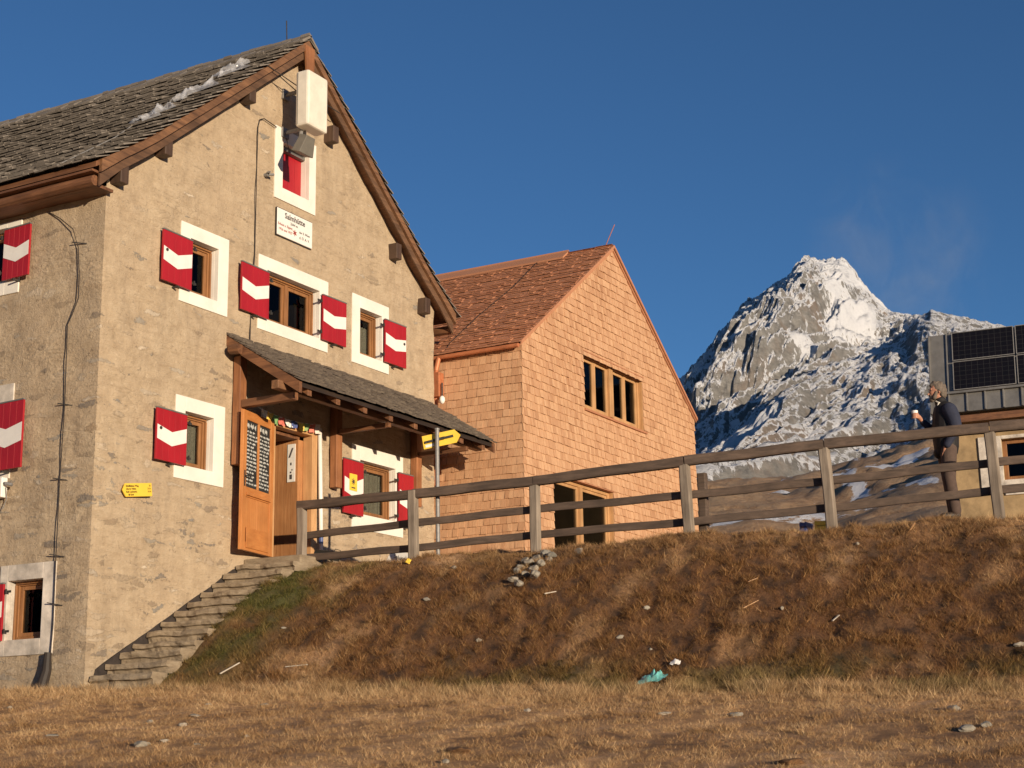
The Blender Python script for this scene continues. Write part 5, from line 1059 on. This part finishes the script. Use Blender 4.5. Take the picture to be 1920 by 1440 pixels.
mb = MB(); cc = PM @ Vector((.345, -.098, 1.385)); mb.tube([cc+Vector((0, 0, z)) for z in (-.038, -.035, .045, .05)], [.030, .036, .040, .041], 20); mb.tube([cc+Vector((0, 0, z)) for z in (.0502, .053)], [.041, .0405], 20)
cu = mb.build('cup', M_CUP, None, smooth=False); tag(cu, 'white cup held up in the hand of the person behind the fence', 'cup')
# ---------------------------------------------------------------- loose things on the ground
def rock(x, y, s, fl_, label, group=None, name='stone', cat='stone', zoff=0, m_=M_ROCK):
    bm = bmesh.new(); bmesh.ops.create_icosphere(bm, subdivisions=3, radius=1); o1 = rnd.uniform(0, 90); rz = rnd.uniform(0, 3.1)
    cuts = [Vector((rnd.gauss(0, 1), rnd.gauss(0, 1), rnd.gauss(0, .8))).normalized() for _ in range(9)]; dl = [rnd.uniform(.55, .85) for _ in cuts]
    for v in bm.verts:
        for c_, d_ in zip(cuts, dl):
            k_ = v.co.dot(c_)
            if k_ > d_: v.co -= c_*(k_-d_)*.9
        n1 = float(fbm(np.array([v.co.x*2+o1]), np.array([v.co.y*2+v.co.z*1.3]), 4)[0]); v.co *= 1+.18*n1
        v.co = Vector((v.co.x*s, v.co.y*s*.62, v.co.z*s*fl_))
    bm.transform(Matrix.Rotation(rz, 4, 'Z')); me = bpy.data.meshes.new(name); bmesh.ops.recalc_face_normals(bm, faces=bm.faces); bm.to_mesh(me); bm.free(); me.materials.append(m_)
    o = bpy.data.objects.new(name, me); COL.objects.link(o); o.location = (x, y, gz(x, y)+s*fl_*.25+zoff); return tag(o, label, cat, group)
def ground_at(u, v):
    """where a sight line from the camera first meets the ground (stones found in the photograph)"""
    d = MW@(_F+_R*(u-960)/FPX-_U*(v-720)/FPX); ts = np.arange(7, 24, .03); P = CAM[None]+d[None]*ts[:, None]; k_ = np.argmax(P[:, 2] < ground_h(P[:, 0], P[:, 1])); return P[k_][:2]
for (u, v, s, fl_, lab) in [(265, 1399, .10, .40, 'large grey flat stone in the lower left meadow'), (343, 1361, .085, .3, 'flat pale stone in the meadow above and right of the large grey one'), (281, 1355, .065, .35, 'tan stone in the meadow left of the flat pale one'),
    (366, 1344, .09, .25, 'bluish grey flat stone half sunk in the meadow below the stone steps'), (309, 1391, .06, .35, 'small light stone touching the right side of the large grey stone'), (100, 1380, .07, .22, 'dull grey slab nearly level with the turf at lower left'),
    (18, 1328, .06, .35, 'white stone at the left edge of the meadow'), (390, 1322, .05, .3, 'small pale stone at the straw grass edge below the steps'), (497, 1323, .07, .25, 'grey flake of stone in straw grass below the slope'), (370, 1397, .05, .3, 'reddish tan pebble right of the large grey stone'),
    (463, 1383, .025, .9, 'tiny yellowish pebble in the lower meadow'), (988, 1334, .055, .4, 'yellowish stone in the middle of the meadow'), (1248, 1340, .09, .2, 'dark grey slab in the meadow below the teal cloth'), (1380, 1343, .08, .35, 'tan stone hidden in straw at lower right'),
    (1790, 1332, .085, .45, 'square tan stone at the far right of the meadow'), (1815, 1370, .13, .28, 'long grey slab at the lower right of the meadow'), (1850, 1362, .08, .4, 'grey stone leaning on the long slab at lower right'), (835, 1431, .04, .6, 'small tan stone at the bottom edge of the meadow'),
    (1213, 1143, .045, .7, 'pale angular stone on the slope below the shingled house'), (898, 1205, .045, .7, 'pale stone in the middle of the brown slope'), (1163, 1196, .05, .5, 'whitish stone on the slope left of centre of the rise'), (850, 1067, .07, .4, 'white flat stone near the brow below the signpost'),
    (1608, 1022, .04, .7, 'round white stone on the slope near the crooked fence post'), (1467, 1145, .04, .6, 'small round stone on the right part of the slope'), (1912, 1213, .06, .6, 'grey stone on the slope at the right edge'), (1085, 1038, .11, .5, 'large pale stone on the brow under the ground floor window of the shingled house'),
    (800, 1130, .07, .35, 'flat grey stone on the upper left slope'), (1220, 1220, .03, .6, 'tiny white chip of stone low on the slope'), (532, 1178, .06, .3, 'flat white slab in the green grass beside the steps')]:
    x, y = ground_at(u, v); rock(x, y, s, fl_, lab)
for (u, v, s, lab) in ((858, 1412, .16, 'clump of dug brown earth and dead grass at the bottom centre of the meadow'), (1484, 1432, .15, 'dark earth mound put in place of a hole at the bottom edge right of centre')):  # the second clod is a mound added where a hole lies
    x, y = ground_at(u, v); rock(x, y, s, .22, lab, None, 'earth_clod', 'earth clod', 0, M_EARTH)
pile = [(962, 1093), (968, 1078), (978, 1068), (985, 1083), (992, 1060), (1000, 1072), (1008, 1052), (1015, 1064), (1022, 1045), (1030, 1056), (972, 1102), (1003, 1085), (1035, 1046), (984, 1056)]
for k_, (u, v) in enumerate(pile): x, y = ground_at(u, v); rock(x, y, rnd.uniform(.07, .12), .5, 'rough grey stone in the small heap on the slope below the third fence post', 'stones heaped on the slope', zoff=.02)
def stick(u, v, L, a_, r, label, m_=M_CUP, name='stick'):
    x, y = ground_at(u, v); p0 = Vector((x-L/2*math.cos(a_), y-L/2*math.sin(a_), 0)); p1 = Vector((x+L/2*math.cos(a_), y+L/2*math.sin(a_), 0)); p0.z = gz(p0.x, p0.y)+.03; p1.z = gz(p1.x, p1.y)+.04; mb = MB(); mb.bar(p0, p1, r*2.4, r, jit=.002); return tag(mb.build(name, m_), label, 'stick')
M_BLEACH = plain('bleached_wood', (.48, .42, .34), .8, .15, 9)
stick(430, 1264, .26, R(-20), .012, 'bleached stick lying at the foot of the green grass beside the steps', M_BLEACH); stick(556, 1253, .26, R(-62), .010, 'bleached stick lying level in the low slope right of the leaning one', M_BLEACH)
stick(1412, 1097, .12, R(-40), .008, 'short yellow straw stick high on the right slope', M_LINING); stick(1408, 1138, .20, R(-35), .007, 'long yellow straw stick below the short one on the right slope', M_LINING); stick(1711, 994, .14, R(-10), .008, 'pale stick near the brow below the hut', M_LINING)
stick(1032, 1117, .14, R(-50), .010, 'grey splinter of wood below the stone heap', M_BLEACH); stick(1567, 1166, .10, R(-30), .009, 'grey chip of wood on the right slope', M_BLEACH)
def rag(u, v, wd, dp, hh_, label, m_, name, cat):
    x, y = ground_at(u, v); n1, n2 = 24, 14; o1 = rnd.uniform(0, 50); V = []
    for i in range(n1):
        for j in range(n2):
            a = i/(n1-1)-.5; b = j/(n2-1)-.5; e_ = max(0, 1-(2*abs(a))**3)*max(0, 1-(2*abs(b))**3); px_ = x+a*wd*.02-b*dp; py_ = y-a*wd
            k_ = float(fbm(np.array([a*5+o1]), np.array([b*4]), 4)[0]); V.append((px_+.02*k_, py_, gz(px_, py_)+.035+hh_*e_*(.55+.9*k_)))
    F_ = [(i*n2+j, (i+1)*n2+j, (i+1)*n2+j+1, i*n2+j+1) for i in range(n1-1) for j in range(n2-1)]
    return tag(linkmesh(name, V, F_, m_), label, cat)
rag(1225, 1277, .30, .14, .07, 'crumpled teal and white cloth lying at the foot of the slope', M_TEAL, 'cloth', 'cloth')
rag(1266, 1249, .11, .05, .03, 'scrap of white paper on the slope just above the teal cloth', M_WPAINT, 'paper_scrap', 'litter')
# white notice board leaning at the foot of the fence, dark bucket shape by the steps
nb = tag(empty('lying_board', (4.1, -2.2, 4.3)), 'white notice board with faint writing leaning low behind the second fence post', 'board')
mb = MB(); mb.bar((3.75, -1.78, 4.42), (3.72, -2.34, 4.24), .02, .26, (.4, 0, 1)); mb.build('board_panel', M_WPAINT, nb, .004); text('Schutzhütte', .07, (3.715, -2.05, 4.37), (-.05, -.94, -.30), (.15, -.28, .95), M_INK, nb)
rag(765, 1061, .07, .05, .05, 'small yellow wrapper at the foot of the second fence post', M_YELLOW, 'wrapper', 'litter')
tb = tag(empty('tipped_bucket', (3.45, -.95, 4.4)), 'black bucket lying tipped over behind the first fence post', 'bucket')
mb = MB(); mb.tube([(3.50, -.72, 4.50), (3.58, -1.02, 4.42)], [.085, .115], 16, cap=False); mb.tube([(3.50, -.72, 4.50), (3.498, -.715, 4.501)], [.085, .08], 16); mb.build('bucket_body', M_BLACK, tb); mb = MB(); mb.tube([(3.47, -1.02, 4.46), (3.50, -1.06, 4.56), (3.62, -1.06, 4.55), (3.68, -1.02, 4.44)], .006, 6); mb.build('bucket_handle', M_IRON, tb)
for (dx, dy, mm, lab) in ((.0, .10, M_BLUE, 'small blue crate on the ground left of the fence post near the snow'), (.0, -.02, M_YELLOW, 'small yellow crate on the ground behind the fence post near the snow')):
    bx, by = 5.6, -7.35; mb = MB(); x0, y0, z0 = bx, by+dy*2.2, gz(5.6, -7.3)-.02; w2 = (.045 if mm is M_BLUE else .10)
    for k_ in range(3): mb.box(x0, x0+.02, y0-w2, y0+w2, z0+.01+k_*.07, z0+.06+k_*.07); mb.box(x0+.28, x0+.30, y0-w2, y0+w2, z0+.01+k_*.07, z0+.06+k_*.07)
    mb.box(x0+.02, x0+.28, y0-w2, y0-w2+.02, z0, z0+.21); mb.box(x0+.02, x0+.28, y0+w2-.02, y0+w2, z0, z0+.21); mb.box(x0+.01, x0+.29, y0-w2+.01, y0+w2-.01, z0, z0+.015)
    tag(mb.build('crate', mm), lab, 'crate')
